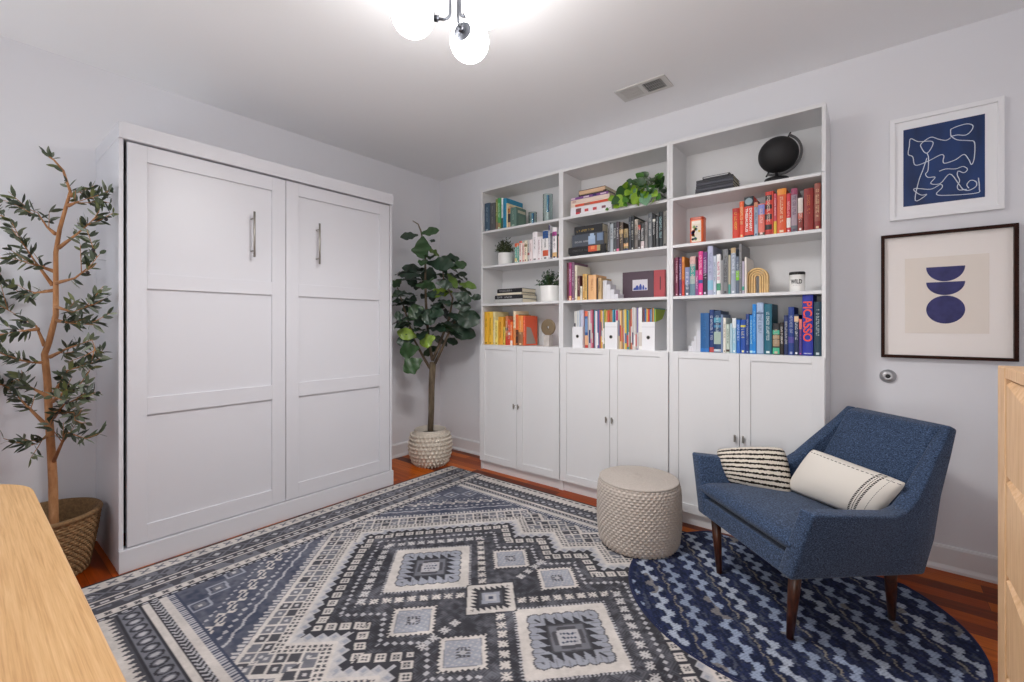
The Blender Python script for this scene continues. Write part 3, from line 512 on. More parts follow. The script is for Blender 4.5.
    wear = (.86+.22*lw+.16*(fn-.5)+.10*(RNG.random(a.shape)-.5))[..., None]
    grey = out.mean(-1, keepdims=True)
    return np.clip(out*wear+.012*(vnoise(a, b, .4, 9)[..., None]-.3), .004, 1)

def pattern_grid(name, x0, x1, y0, y1, step, fn, m, z, keep=None):
    nx, ny = int((x1-x0)/step)+1, int((y1-y0)/step)+1
    xs, ys = np.linspace(x0, x1, nx), np.linspace(y0, y1, ny); X, Y = np.meshgrid(xs, ys)
    colr = fn(X, Y).reshape(-1, 3)
    co = np.stack([X, Y, np.full_like(X, z)], -1).reshape(-1, 3)
    i = np.arange(nx*ny).reshape(ny, nx); q = np.stack([i[:-1,:-1], i[:-1,1:], i[1:,1:], i[1:,:-1]], -1).reshape(-1, 4)
    if keep is not None:
        kv = keep(X, Y).reshape(-1); q = q[kv[q].all(1)]
        used = np.unique(q); mp = np.zeros(nx*ny, int); mp[used] = np.arange(len(used)); q = mp[q]; co = co[used]; colr = colr[used]
    me = bpy.data.meshes.new(name); me.vertices.add(len(co)); me.vertices.foreach_set('co', co.astype(np.float32).ravel())
    me.loops.add(len(q)*4); me.loops.foreach_set('vertex_index', q.astype(np.int32).ravel())
    me.polygons.add(len(q)); me.polygons.foreach_set('loop_start', np.arange(0, len(q)*4, 4, dtype=np.int32)); me.polygons.foreach_set('loop_total', np.full(len(q), 4, np.int32))
    me.update(calc_edges=True)
    at = me.color_attributes.new('pattern', 'FLOAT_COLOR', 'POINT')
    at.data.foreach_set('color', np.concatenate([colr, np.ones((len(colr), 1))], 1).astype(np.float32).ravel())
    me.materials.append(m); o = bpy.data.objects.new(name, me); COL.objects.link(o); return o
LA, LB = 3.02, 2.43
RX, RY = .582, -.405
RUGM = attr_material('printed_rug_pile', .92, .2, 700)
rug = pattern_grid('area_rug', RX, RX+LA, RY-LB, RY, .005, lambda X, Y: big_rug(X-RX, RY-Y, LA, LB), RUGM, .003)
tag(rug, 'large grey and cream rectangular rug with a faded geometric diamond pattern', 'rug')
e = B(); 
for p in (((RX,RY),(RX+LA,RY)), ((RX+LA,RY),(RX+LA,RY-LB)), ((RX+LA,RY-LB),(RX,RY-LB)), ((RX,RY-LB),(RX,RY))):
    e.tube([(*p[0], .0016), (*p[1], .0016)], .0016, 6)
e.build('bound_edge', mat('rug_edge', '4a4b52', .95), rug)

CXR, CYR, RR = 3.085, -.80, .645
def braid(X, Y):
    a = math.radians(-54.5); s = X*math.cos(a)+Y*math.sin(a); w_ = -X*math.sin(a)+Y*math.cos(a)
    C = [np.array(lin(h)) for h in ('2c3454', '232940', '97a4bc', 'a9b2c2', '7e7b7c', '3e4351', '8b857c')]
    out = np.zeros(X.shape+(3,)); out[:] = C[0]
    n1 = vnoise(s*1.0, w_*3, .02, 21); n2 = vnoise(s, w_, .10, 22)
    out[n1 > .55] = C[1]; out[(n1 < .22)] = C[5]
    P = .112; k = np.floor(w_/P); wl = w_-k*P
    ss = np.floor(s/.011)*.011
    ph = np.mod(ss/.088+k*.37, 1); q2 = np.mod(ph*2, 1); sgn = np.where(ph < .5, 1, -1); z = sgn*.009+sgn*np.where((q2 > .25) & (q2 < .7), .006, 0); hw = np.where((q2 > .25) & (q2 < .7), .0185, .0145)
    core = np.abs(wl-.056-z) < hw
    bl = np.mod(k, 3)
    out[core & (bl == 0)] = C[2]; out[core & (bl == 1)] = C[3]; out[core & (bl == 2)] = C[2]*.85
    out[core & (n2 > .84)] = C[4]
    thin = (np.abs(wl-.006-z*.5) < .005) & (np.mod(k, 2) == 0) & (n1 > .3); out[thin] = C[6]
    z2 = np.round(tri(ss/.03+k*.7)*2)/2*.014; faint = (np.abs(wl-.098-z2) < .007) & (vnoise(s, w_, .05, 23) > .52); out[faint] = C[5]*1.5
    out[(np.mod(s/.005, 1) < .28)] *= .72
    edge = RR-np.hypot(X-CXR, Y-CYR); out[edge < .014] = C[0]*.8
    return np.clip(out*(.85+.3*RNG.random(X.shape))[..., None], 0, 1)
rr = pattern_grid('round_rug', CXR-RR, CXR+RR, CYR-RR, -.312, .005, braid, attr_material('braided_rug', .95, .5, 260), .008,
                  keep=lambda X, Y: (np.hypot(X-CXR, Y-CYR) < RR) & ((Y < -.315)))
tag(rr, 'round navy braided rug with light blue zigzag lines under the armchair', 'rug')
ed = []; 
for k in range(121):
    a = 2*PI*k/120; ed.append((CXR+RR*math.cos(a), min(-.316, CYR+RR*math.sin(a)), .0045))
B().tube(ed, .0045, 8).build('braided_border', mat('navy_binding', '222a4c', .95, bump=.5, bscale=300), rr, smooth=True)

# ------------------------------------------------------------------ pouf
def lathe_grid(prof, n, disp, c=(0,0,0)):
    """prof: list of (r, z); disp(i, k) outward bump"""
    m = len(prof); vs = []; fs = []
    for i, (r, z) in enumerate(prof):
        p0, p1 = prof[max(0, i-1)], prof[min(m-1, i+1)]; tx, tz = p1[0]-p0[0], p1[1]-p0[1]; l = math.hypot(tx, tz) or 1; nr, nz = tz/l, -tx/l
        for k in range(n):
            a = 2*PI*k/n; h = disp(i, k); R = r+nr*h; vs.append((c[0]+R*math.cos(a), c[1]+R*math.sin(a), c[2]+z+nz*h))
    for i in range(m-1):
        for k in range(n):
            k2 = (k+1) % n; fs.append((i*n+k, i*n+k2, (i+1)*n+k2, (i+1)*n+k))
    b = B(); b.add(vs, fs); return b
def resample(pts, n):
    P = [Vector((p[0], p[1])) for p in pts]; L = [0]
    for i in range(len(P)-1): L.append(L[-1]+(P[i+1]-P[i]).length)
    out = []; j = 0
    for q in range(n):
        s = L[-1]*q/(n-1)
        while j < len(P)-2 and L[j+1] < s: j += 1
        f = (s-L[j])/max(1e-9, L[j+1]-L[j]); v = P[j].lerp(P[j+1], f); out.append((v.x, v.y))
    return out
pouf = thing('pouf', 'round knitted beige pouf standing between the rugs and bookcases', 'pouf', (2.390, -.700, .0035))
pr = resample([(.182, 0), (.202, .012), (.214, .04), (.222, .12), (.223, .2), (.221, .275), (.217, .328), (.208, .352)], 100)
NP = 50
side = lathe_grid(pr, NP*8, lambda i, k: .008*abs(math.sin(PI*(k/8+.5*((i//4) % 2))))**.7*abs(math.sin(PI*(i % 4+.5)/4)))
side.build('knitted_side', mat('knit_wool', 'c0b6ad', .95, var=.10, vscale=140, bump=.3, bscale=500, spec=.08), pouf, smooth=True)
pt = [(.208, .351), (.2145, .355), (.214, .362), (.205, .365), (.19, .367), (.12, .376), (.06, .379), (.0001, .38)]
top = lathe_grid(resample(pt, 50), 200, lambda i, k: .0022*math.sin(i*1.9+k*.4)*math.sin(k*.9+i) if 8 < i < 48 else 0)
top.build('knitted_top', mat('knit_wool_top', 'beb5ad', .95, var=.08, vscale=160, bump=.6, bscale=330, spec=.08), pouf, smooth=True)

# ------------------------------------------------------------------ armchair
BLUE = tweed('blue_tweed', '161d2b', '32425b', '5f7394')
ch = thing('armchair', 'blue tweed armchair with angular arms and tapered wooden legs', 'armchair', (3.185, -.731, .0085), math.radians(-43.97))
ST = [((.313,-.338,.271),(.405,-.322,.548)), ((.309,-.12,.263),(.383,-.12,.526)), ((.304,.03,.257),(.357,.05,.506)), ((.301,.14,.252),(.335,.125,.513)), ((.297,.235,.247),(.318,.19,.560)),
      ((.288,.29,.37),(.298,.255,.628)), ((.268,.345,.53),(.277,.315,.690)), ((.252,.41,.68),(.257,.372,.75)), ((.240,.455,.79),(.241,.42,.806))]
for sgn in (-1, 1):
    vs = []; fs = []
    for i, (bo, to) in enumerate(ST):
        th = .072 if i < 5 else .072-.007*(i-4)
        for p in (bo, to): vs.append((sgn*p[0], p[1], p[2]))
        for p in (bo, to): vs.append((sgn*(p[0]-th), p[1], p[2]))
    for i in range(len(ST)-1):
        a, c = 4*i, 4*(i+1)
        fs += [(a, c, c+1, a+1), (a+2, a+3, c+3, c+2), (a+1, c+1, c+3, a+3), (a, a+2, c+2, c)]
    fs += [(0, 1, 3, 2), (c, c+2, c+3, c+1)]
    B().add(vs, fs).build('arm', BLUE, ch, smooth=True, bevel=.011, seg=3)
B().hexa([(-.27,-.334,.271),(.27,-.334,.271),(.26,.22,.248),(-.26,.22,.248),(-.29,-.331,.352),(.29,-.331,.352),(.26,.2,.32),(-.26,.2,.32)]).build('seat_frame', BLUE, ch, bevel=.008, seg=3)
B().hexa([(-.27,.125,.27),(.27,.125,.27),(.288,.235,.249),(-.288,.235,.249),(-.203,.385,.792),(.203,.385,.792),(.220,.452,.802),(-.220,.452,.802)]).build('backrest', BLUE, ch, smooth=True, bevel=.016, seg=4)
def pillow_mesh(c, th, n=28, puff=.45, pinch=.06):
    """c: BL, BR, TR, TL corners; th full thickness"""
    BL, BR, TR, TL = [Vector(p) for p in c]; nrm = ((BR-BL).cross(TL-BL)).normalized(); vs = []; fs = []
    for sd in (1, -1):
        for j in range(n+1):
            for i in range(n+1):
                u, v = i/n, j/n; a, b_ = 2*u-1, 2*v-1
                u2 = .5+.5*a*(1-pinch*(1-b_*b_)); v2 = .5+.5*b_*(1-pinch*(1-a*a))
                rc = 1-.055*(a*a*b_*b_)**2; u2 = .5+(u2-.5)*rc; v2 = .5+(v2-.5)*rc
                p = BL.lerp(BR, u2).lerp(TL.lerp(TR, u2), v2)
                h = max(0, (1-a*a)*(1-b_*b_))**puff
                vs.append(p+nrm*(sd*th*.5*h))
    N = (n+1)*(n+1)
    for j in range(n):
        for i in range(n):
            q = j*(n+1)+i; fs.append((q, q+1, q+n+2, q+n+1)); fs.append((N+q, N+q+n+1, N+q+n+2, N+q+1))
    b = B(); b.add(vs, fs); return b
def weld(o):
    bm = bmesh.new(); bm.from_mesh(o.data); bmesh.ops.remove_doubles(bm, verts=bm.verts, dist=1e-5); bmesh.ops.recalc_face_normals(bm, faces=bm.faces); bm.to_mesh(o.data); bm.free()
# seat cushion: boxy, crowned
cv = []; cf = []; n = 32
def cush(i, j, top):
    a, b_ = math.sin(PI/2*(2*i/n-1)), math.sin(PI/2*(2*j/n-1))
    x = (.308-.028*(b_+1)/2)*a; y = -.099+.238*b_
    k = max(0, (1-abs(a)**14)*(1-abs(b_)**9)); k2 = (1-a*a)*(1-b_*b_)
    zc = .397-.014*(b_+1)
    return (x, y, zc+(.037*k**.5+.014*k2 if top else -.037*k**.5))
for tp in (True, False):
    for j in range(n+1):
        for i in range(n+1): cv.append(cush(i, j, tp))
N = (n+1)**2
for j in range(n):
    for i in range(n):
        q = j*(n+1)+i; cf.append((q, q+1, q+n+2, q+n+1)); cf.append((N+q, N+q+n+1, N+q+n+2, N+q+1))
o = B().add(cv, cf).build('seat_cushion', BLUE, ch, smooth=True); weld(o)
for tx, ty, bx, by in ((-.262,-.275,-.231,-.274), (.262,-.275,.231,-.274), (.225,.165,.174,.228), (-.225,.165,-.174,.228)):
    B().tube([(tx, ty, .285), (tx+(bx-tx)*.5, ty+(by-ty)*.5, .142), (bx, by, .001)], [.0235, .019, .0125], 18).build('leg', WALNUT, ch, smooth=True)

# pillows, in the chair's frame
MW = Matrix.Translation((3.185, -.731, .0085)) @ Matrix.Rotation(math.radians(-43.97), 4, 'Z')
def wpt(p): return MW @ Vector(p)
def stripe_material(name, axis, base, dark, kind):
    m = bpy.data.materials.new(name); m.use_nodes = True; nt = m.node_tree; b = nt.nodes['Principled BSDF']; L = nt.links.new; N = nt.nodes.new
    a = N('ShaderNodeUVMap'); sp = N('ShaderNodeSeparateXYZ'); L(a.outputs['UV'], sp.inputs[0])
    tc = N('ShaderNodeTexCoord'); n = N('ShaderNodeTexNoise'); n.inputs['Scale'].default_value = 120 if kind == 'shag' else 600; L(tc.outputs['Object'], n.inputs['Vector'])
    def math_(op, x, y):
        q = N('ShaderNodeMath'); q.operation = op
        for i_, v in enumerate((x, y)):
            if isinstance(v, (int, float)): q.inputs[i_].default_value = v
            else: L(v, q.inputs[i_])
        return q.outputs[0]
    jit = math_('MULTIPLY', math_('SUBTRACT', n.outputs['Fac'], .5), .06 if kind == 'shag' else .004)
    c = math_('ADD', sp.outputs[axis], jit)
    if kind == 'shag':
        f = math_('FRACT', math_('MULTIPLY', c, 9.0), 0); f = math_('LESS_THAN', f, .40)
    else:
        def near(p, w_): return math_('LESS_THAN', math_('ABSOLUTE', math_('SUBTRACT', c, p), 0), w_)
        f = near(.775, .010)
        for p, w_ in ((.802, .004), (.828, .010), (.90, .002), (.012, .012)): f = math_('MAXIMUM', f, near(p, w_))
        dash = math_('LESS_THAN', math_('FRACT', math_('MULTIPLY', sp.outputs[1-axis], 26), 0), .72); f = math_('MULTIPLY', f, dash)
        e1 = math_('LESS_THAN', math_('ABSOLUTE', math_('SUBTRACT', sp.outputs[1-axis], .93), 0), .006); e1 = math_('MULTIPLY', e1, math_('LESS_THAN', math_('FRACT', math_('MULTIPLY', c, 22), 0), .6))
        f = math_('MAXIMUM', f, e1)
    mx = N('ShaderNodeMix'); mx.data_type = 'RGBA'; L(f, mx.inputs[0]); mx.inputs[6].default_value = (*lin(base), 1); mx.inputs[7].default_value = (*lin(dark), 1); L(mx.outputs[2], b.inputs['Base Color'])
    b.inputs['Roughness'].default_value = .95; b.inputs['Specular IOR Level'].default_value = .1
    bp = N('ShaderNodeBump'); bp.inputs['Strength'].default_value = .7 if kind == 'shag' else .3; bp.inputs['Distance'].default_value = .004; L(n.outputs['Fac'], bp.inputs['Height']); L(bp.outputs['Normal'], b.inputs['Normal'])
    return m
def make_pillow(name, corners, th, m, label, n=28, **kw):
    o = pillow_mesh([wpt(p) for p in corners], th, n=n, **kw).build(name, m, smooth=True)
    uv = o.data.uv_layers.new(name='UVMap'); me = o.data; N = (n+1)**2
    vi = np.zeros(len(me.loops), np.int32); me.loops.foreach_get('vertex_index', vi); q = vi % N
    uv.data.foreach_set('uv', np.stack([(q % (n+1))/n, (q//(n+1))/n], 1).astype(np.float32).ravel())
    weld(o)
    return tag(o, label, 'pillow')
make_pillow('throw_pillow', [(-.282,-.192,.420), (-.128,.030,.402), (-.232,.070,.604), (-.362,-.212,.570)], .135,
            stripe_material('striped_shag', 1, 'd9d0c2', '26221f', 'shag'), 'small square black and cream striped pillow on the armchair', puff=.46, pinch=-.05)
make_pillow('lumbar_pillow', [(-.185,.03,.418), (.215,.105,.415), (.28,.19,.598), (-.10,.10,.638)], .135,
            stripe_material('white_linen', 0, 'ded8cf', '35312e', 'linen'), 'long white lumbar pillow with dark stripes near one end', puff=.5, pinch=.03)
# ------------------------------------------------------------------ plants
def leaf(b, A, T, width, nrm, shape='oval', cup=.12, n=6, droop=.08):
    A, T = Vector(A), Vector(T); ax = T-A; l = ax.length; ax.normalize()
    nrm = Vector(nrm); nrm = (nrm-ax*nrm.dot(ax)).normalized(); sd = ax.cross(nrm)
    vs = []; fs = []
    for i in range(n+1):
        t = i/n
        if shape == 'oval': w = math.sin(PI*min(1, t*.96+.02))**.8
        elif shape == 'fiddle': w = (max(0, math.sin(PI*min(1, .06+.93*t**1.3)))**.75*(.62+.38*min(1, t/.5))*(1+.06*math.sin(t*22)))
        else: w = max(.02, (math.sin(PI*min(1, .12+t*.88)))**.75*(1.25-.55*t)) if t < 1 else .02
        w *= width*.5
        c = A+ax*(l*t)-nrm*(droop*l*(t*t))
        wv = .22*w*math.sin(t*17+l*90) if shape == 'fiddle' else 0
        vs += [c+sd*w+nrm*(cup*w+wv), c, c-sd*w+nrm*(cup*w-wv)]
    for i in range(n):
        a = 3*i; fs += [(a, a+1, a+4, a+3), (a+1, a+2, a+5, a+4)]
    b.add(vs, fs)
CAMV = Vector((3.417, -3.146, 1.218))
def leaf_mats(name, cols, rough=.4, spec=.5):
    return [mat(f'{name}_{i}', c, rough, var=.18, vscale=25, spec=spec) for i, c in enumerate(cols)]

# --- fiddle leaf fig
fic = thing('potted_fig_tree', 'tall fiddle leaf fig in a knobbly whitewashed pot in the corner', 'plant', (.383, -.466, 0)); FO = Vector((.383, -.466, 0))
prof = resample([(.10, 0), (.125, .004), (.15, .03), (.172, .09), (.181, .15), (.176, .21), (.160, .265), (.142, .292), (.138, .296)], 144)
def knob(i, k):
    row = i//14; 
    if not (8 < i < 134): return 0
    y = ((i-8) % 14)/14-.5; x = ((k+(0 if ((i-8)//14) % 2 else 5)) % 10)/10-.5
    return .019*max(0, 1-(x*x/.16+(y+.1)**2/.12))
lathe_grid(prof, 300, knob).build('pot', mat('whitewashed_clay', 'd2c8ba', .9, var=.14, vscale=70, bump=.4, bscale=150), fic, smooth=True)
B().lathe([(.138, .294), (.142, .302), (.138, .308), (.13, .308), (.124, .30), (.122, .25)], n=48, cap=False).build('pot_rim', mat('whitewashed_rim', 'cfc6ba', .8), fic, smooth=True)
B().lathe([(.0001, .262), (.123, .26)], n=32, cap=False).build('soil', mat('potting_soil', '2c221a', .95, bump=.8, bscale=90), fic)
loc = lambda p: Vector(p)-FO
tb = B()
trunk = [(.383,-.466,.25), *FT[1:3], FT[3]]
trunk = [loc(p) for p in trunk]; trunk[0] = Vector((0,0,.25))
tb.tube(trunk, [.026, .023, .022, .022], 12)
tb.tube([p+Vector((.016, .018*i/3, 0)) for i, p in enumerate(trunk)], [.014, .013, .013, .012], 10)
for st in FS:
    P = [loc(p) for p in st]; k = len(P); tb.tube(P, [.014-.010*i/(k-1) for i in range(k)], 8)
tb.build('trunk', FBARK, fic, smooth=True)
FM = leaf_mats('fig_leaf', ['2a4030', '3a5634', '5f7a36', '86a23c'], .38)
fb = [B() for _ in FM]
for A, T, w, t in FIC:
    A, T = Vector(A), Vector(T); view = (CAMV-A).normalized()
    nrm = view+Vector((random.uniform(-.5,.5), random.uniform(-.5,.5), random.uniform(.0,.9)))
    l = (T-A).length; leaf(fb[t], loc(A), loc(T), max(w*1.05, l*.50), nrm, 'fiddle', random.uniform(.1,.4), 16, random.uniform(.02, .16))
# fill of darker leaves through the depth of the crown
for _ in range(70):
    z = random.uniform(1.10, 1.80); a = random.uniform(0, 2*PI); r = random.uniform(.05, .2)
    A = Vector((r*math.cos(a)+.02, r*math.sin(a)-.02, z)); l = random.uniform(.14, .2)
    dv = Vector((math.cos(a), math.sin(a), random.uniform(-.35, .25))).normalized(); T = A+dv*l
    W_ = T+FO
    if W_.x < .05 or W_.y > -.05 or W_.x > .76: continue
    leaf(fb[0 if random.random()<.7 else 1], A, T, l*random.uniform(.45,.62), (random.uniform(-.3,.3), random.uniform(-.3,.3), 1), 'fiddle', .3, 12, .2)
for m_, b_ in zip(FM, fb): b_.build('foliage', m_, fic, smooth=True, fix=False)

# --- olive tree
OX, OY = .30, -2.865
olv = thing('potted_olive_tree', 'slender olive tree in a woven seagrass basket beside the wall bed', 'plant', (OX, OY, 0)); OO = Vector((OX, OY, 0))
coil = []
for i in range(22):
    z = .005+i*.0135; r = .155+.05*(z/.30)**.8
    for k in range(4): a = PI*k/4-.1; coil.append((r+.0075*math.sin(PI*k/4), z+.0135*k/4))
pr = resample(coil, 200)
lathe_grid(pr, 280, lambda i, k: .0035*math.sin(k*.45*2+(i//9)*PI)).build('basket', mat('seagrass', '8a6c4a', .9, var=.35, vscale=60, bump=.6, bscale=220), olv, smooth=True)
B().lathe([(.198, .280), (.212, .284), (.216, .294), (.211, .303), (.2, .305), (.192, .298), (.18, .2), (.15, .05)], n=64, cap=False).build('basket_rim', mat('seagrass_rim', '7d603f', .9, var=.3, vscale=80, bump=.8, bscale=200), olv, smooth=True)
B().lathe([(.0001, .2), (.183, .195)], n=32, cap=False).build('soil', mat('potting_soil', '2c221a', .95, bump=.8, bscale=90), olv)
tb = B(); base = Vector((OX, OY, .16)); P = [Vector(p) for p in OL_TRUNK]; P[0] = Vector(P[0]); P = [Vector((P[0].x, P[0].y, .17))]+P
k = len(P); tb.tube([p-OO for p in P], [max(.004, .0195-.012*(i/(k-5)) if i < k-4 else .006-.001*(i-k+4)) for i in range(k)], 12)
OM = leaf_mats('olive_leaf', ['363f30', '48523b', '707866', '626a3e'], .5)
ob = [B() for _ in OM]; fruit = []
def clampo(p): return Vector((min(max(p.x, .02), .56), p.y if p.x > .6 else min(p.y, -2.65), p.z))
def fine(pts, step):
    out = []
    for a, c in zip(pts[:-1], pts[1:]):
        m_ = max(1, int((c-a).length/step)); out += [a.lerp(c, i/m_) for i in range(m_)]
    return out+[pts[-1]]
def leafy(pts, start=.3, dens=1.0, s=1.0):
    F = fine(pts, .010); n = len(F)
    for i in range(int(n*start), n):
        if random.random() > dens*.62: continue
        t = (F[min(n-1, i+1)]-F[max(0, i-1)]).normalized()
        for _ in range(2 if random.random() < .6 else 1):
            r = Vector((random.uniform(-1,1), random.uniform(-1,1), random.uniform(-1,1))); r = (r-t*r.dot(t)).normalized()
            dv = (t*random.uniform(.3, .9)+r*random.uniform(.6, 1)).normalized(); l = random.uniform(.040, .064)*s
            A = F[i]; T = clampo(A+dv*l)
            if (T-A).length < .015: continue
            q = random.random(); m_ = 0 if q < .3 else 1 if q < .6 else 2 if q < .86 else 3
            leaf(ob[m_], A-OO, T-OO, random.uniform(.013, .0185)*s, (random.uniform(-1,1), random.uniform(-1,1), random.uniform(-.2,1)), 'oval', .15, 4, .05)
        if random.random() < .016: fruit.append(F[i]-OO+Vector((0,0,-.012)))
for l_ in OL_BR:
    P = [clampo(Vector(p)) for p in l_]; k = len(P)
    tb.tube([p-OO for p in P], [.0068*max(0,1-i/(1.5 if k > 3 else .9))+.0026-.0015*i/(k-1) for i in range(k)], 8)
    leafy(P, .35 if k > 3 else .2, 1.0)
    for _ in range(3):    # side sprigs
        i = random.randrange(1, k); A = P[i-1].lerp(P[i], random.uniform(.3, .9)); dv = (P[i]-P[i-1]).normalized()+Vector((random.uniform(-.8,.8), random.uniform(-.8,.8), random.uniform(-.3,.8)))
        Q = [A, clampo(A+dv.normalized()*.05), clampo(A+dv.normalized()*random.uniform(.09, .13)+Vector((0,0,.01)))]; tb.tube([p-OO for p in Q], [.0022, .0018, .001], 6); leafy(Q, .25, .9)
leafy([Vector(p) for p in OL_TRUNK[9:]], .55, .8)
tb.build('trunk', BARK, olv, smooth=True)
for m_, b_ in zip(OM, ob): b_.build('foliage', m_, olv, smooth=True, fix=False)
for p in fruit: B().ball(p, .008, 12, sz=1.25).build('olive', mat('dark_olive_fruit', '241c1c', .3), olv, smooth=True)

# --- pothos on the middle bookcase
pot = thing('potted_pothos', 'trailing bright green pothos spilling over the middle bookcase top shelf', 'plant', (2.235, -.175, S1)); PO = Vector((2.235, -.175, S1))
B().lathe([(.05, 0), (.064, .003), (.076, .05), (.08, .105), (.076, .107), (.07, .1), (.068, .085)], n=40, cap=False).build('pot', mat('white_ceramic', 'ecebe8', .25), pot, smooth=True)
B().lathe([(.0001, .088), (.069, .088)], n=24, cap=False).build('soil', mat('potting_soil', '2c221a', .95, bump=.8, bscale=90), pot)
PM = leaf_mats('pothos_leaf', ['2c5424', '46782a', '86ac34', '6a9474'], .35)
pb = [B() for _ in PM]; st = B()
for x, y, z, s, t in POTH+[(x+random.uniform(-.03,.03), y+random.uniform(-.01,.05), z+random.uniform(-.03,.02), s*.95, random.choice((t, 0, 1))) for x, y, z, s, t in POTH if z > S1+.03]+[(random.uniform(2.13, 2.34), -.285, random.uniform(S1+.025, S1+.11), .040, random.choice((1, 2, 2, 3, 0))) for _ in range(22)]:
    c = Vector((x, y, z)); out = (c-(PO+Vector((0, 0, .1)))); view = (CAMV-c).normalized()
    dv = Vector((out.x*.9+random.uniform(-.3,.3)*.1, random.uniform(-.25,-.05), -.10+random.uniform(-.05,.08))).normalized()
    if z > S1+.17: dv = Vector((out.x*2+random.uniform(-.1,.1), -.05, .12)).normalized()
    s *= 1.5; A = c-dv*s*.5; T = c+dv*s*.5
    if z < S1+.05: A.y = min(A.y, -.295); T.y = min(T.y, -.298)
    A.x = min(A.x, 2.385); T.x = min(T.x, 2.385); A.y = min(A.y, -.03); T.y = min(T.y, -.03)
    leaf(pb[t], A-PO, T-PO, s*.86, view+Vector((random.uniform(-.5,.5), random.uniform(-.4,.4), random.uniform(-.2,.6))), 'heart', .18, 7, .06)
    mid = (A+PO)*.5+Vector((0, -.02, .06)); mid.z = max(mid.z, S1+.05)
    st.tube([Vector((0,0,.085)), (mid-PO), A-PO], [.0018, .0016, .0012], 5)
st.tube([Vector((.10, .07, .1)), Vector((.112, .09, .24)), Vector((.10, .1, .31))], [.002, .0016, .001], 5)
for m_, b_ in zip(PM, pb): b_.build('foliage', m_, pot, smooth=True, fix=False)
st.build('stems', mat('pothos_stem', '6c8a3a', .5), pot, smooth=True)

# --- two small bushy plants
def bush(x, y, z, r, h, fr_, fh, cols, label, seed):
    random.seed(seed); t = thing('potted_herb', label, 'plant', (x, y, z))
    B().lathe([(r*.93, 0), (r*.98, .003), (r, .02), (r, h-.003), (r*.98, h), (r*.93, h), (r*.92, h*.85)], n=48, cap=False).build('pot', mat('white_ceramic', 'ecebe8', .25), t, smooth=True)
    B().lathe([(.0001, h*.87), (r*.92, h*.87)], n=24, cap=False).build('soil', mat('potting_soil', '2c221a', .95, bump=.8, bscale=90), t)
    ms = leaf_mats('herb_'+str(seed), cols, .5); bs = [B() for _ in ms]; st = B()
    for _ in range(75):
        a = random.uniform(0, 2*PI); e = random.uniform(.12, 1.45); q = random.uniform(.6, 1)
        d = Vector((math.cos(a)*math.cos(e)*fr_, math.sin(a)*math.cos(e)*min(fr_, .10), math.sin(e)*fh))*q; A = Vector((d.x*.2, d.y*.2, h*.87)); T = Vector((d.x, d.y, h*.95+d.z))
        if x+T.x > 1.595: T.x = 1.595-x
        M_ = A.lerp(T, .5)+Vector((0, 0, .012)); st.tube([A, M_, T], [.0013, .001, .0007], 4)
        for i in range(11):
            u = random.uniform(.25, 1); p = A.lerp(M_, u*2) if u < .5 else M_.lerp(T, u*2-1); l = random.uniform(.012, .021)
            dv = Vector((random.uniform(-1,1), random.uniform(-1,1), random.uniform(-.2,1))).normalized()
            if x+p.x+dv.x*l > 1.598: continue
            leaf(bs[random.choice((0,0,1,1,2))], p, p+dv*l, l*.5, (random.uniform(-1,1), random.uniform(-1,1), 1), 'oval', .1, 3, .05)
    for m_, b_ in zip(ms, bs): b_.build('foliage', m_, t, fix=False)
    st.build('stems', mat('herb_stem', '4a5a2c', .6), t)
bush(1.010, -.185, S2, .064, .105, .135, .135, ['333d26', '424d2e', '5c6640'], 'small dark bushy plant in a white pot beside the pale books', 11)
bush(1.452, -.175, S3, .081, .125, .15, .14, ['24402c', '345438', '527048'], 'green sprigged plant in a larger white pot beside a flat book stack', 12)
random.seed(5)

# ------------------------------------------------------------------ ceiling light and register
GLOW = mat('opal_glass', 'ffffff', .3, emit='fffdfb', estr=GLOBE)
lc = (2.158, -1.903); HG = 2.40
lamp = thing('ceiling_light', 'three opal glass globe ceiling light on gunmetal arms', 'ceiling light', (lc[0], lc[1], H))
B().lathe([(.062, 0), (.062, -.02), (.055, -.026), (.014, -.028), (.012, -.06), (.0001, -.06)], n=40).build('ceiling_canopy', GUN, lamp, smooth=True, bevel=.001)
for gx, gy in GL:
    dx, dy = gx-lc[0], gy-lc[1]; dl = math.hypot(dx, dy); ux, uy = dx/dl, dy/dl; zr = HG-H
    pts = [(ux*.022, uy*.022, -.02), (ux*.022, uy*.022, zr+.03)]
    for k in range(1, 7): a = PI/2*k/6; pts.append((ux*(.022+.03*(1-math.cos(a))), uy*(.022+.03*(1-math.cos(a))), zr+.03-.03*math.sin(a)))
    pts.append((dx-ux*.08, dy-uy*.08, zr))
    am = B().tube(pts, .0055, 12).build('arm', GUN, lamp, smooth=True)
    cp = B(); prof = [(.0001, -.082), (.012, -.084), (.014, -.094), (.0075, -.096), (.0075, -.1)]
    n = 28; R = .081
    ring = [(R*math.sin(t), -R*math.cos(t)) for t in [.0, .1, .2, .3, .4, .48]]
    rg = B().lathe([(max(1e-4, r_*1.02), h_*1.02) for r_, h_ in ring], n=n, axis='x', cap=False).lathe([(.012, -.078), (.013, -.098), (.0001, -.098)], n=16, axis='x')
    rot = Matrix.Rotation(math.atan2(uy, ux), 4, 'Z'); rg.v = [tuple(rot @ Vector(p)+Vector((dx, dy, zr))) for p in rg.v]
    rg.build('globe_holder', GUN, am, smooth=True)
    B().ball((dx, dy, zr), .08, 40).build('globe', GLOW, lamp, smooth=True)
vent = thing('ceiling_vent', 'white metal air register in the ceiling near the bookcases', 'vent', (2.308, -.428, H))
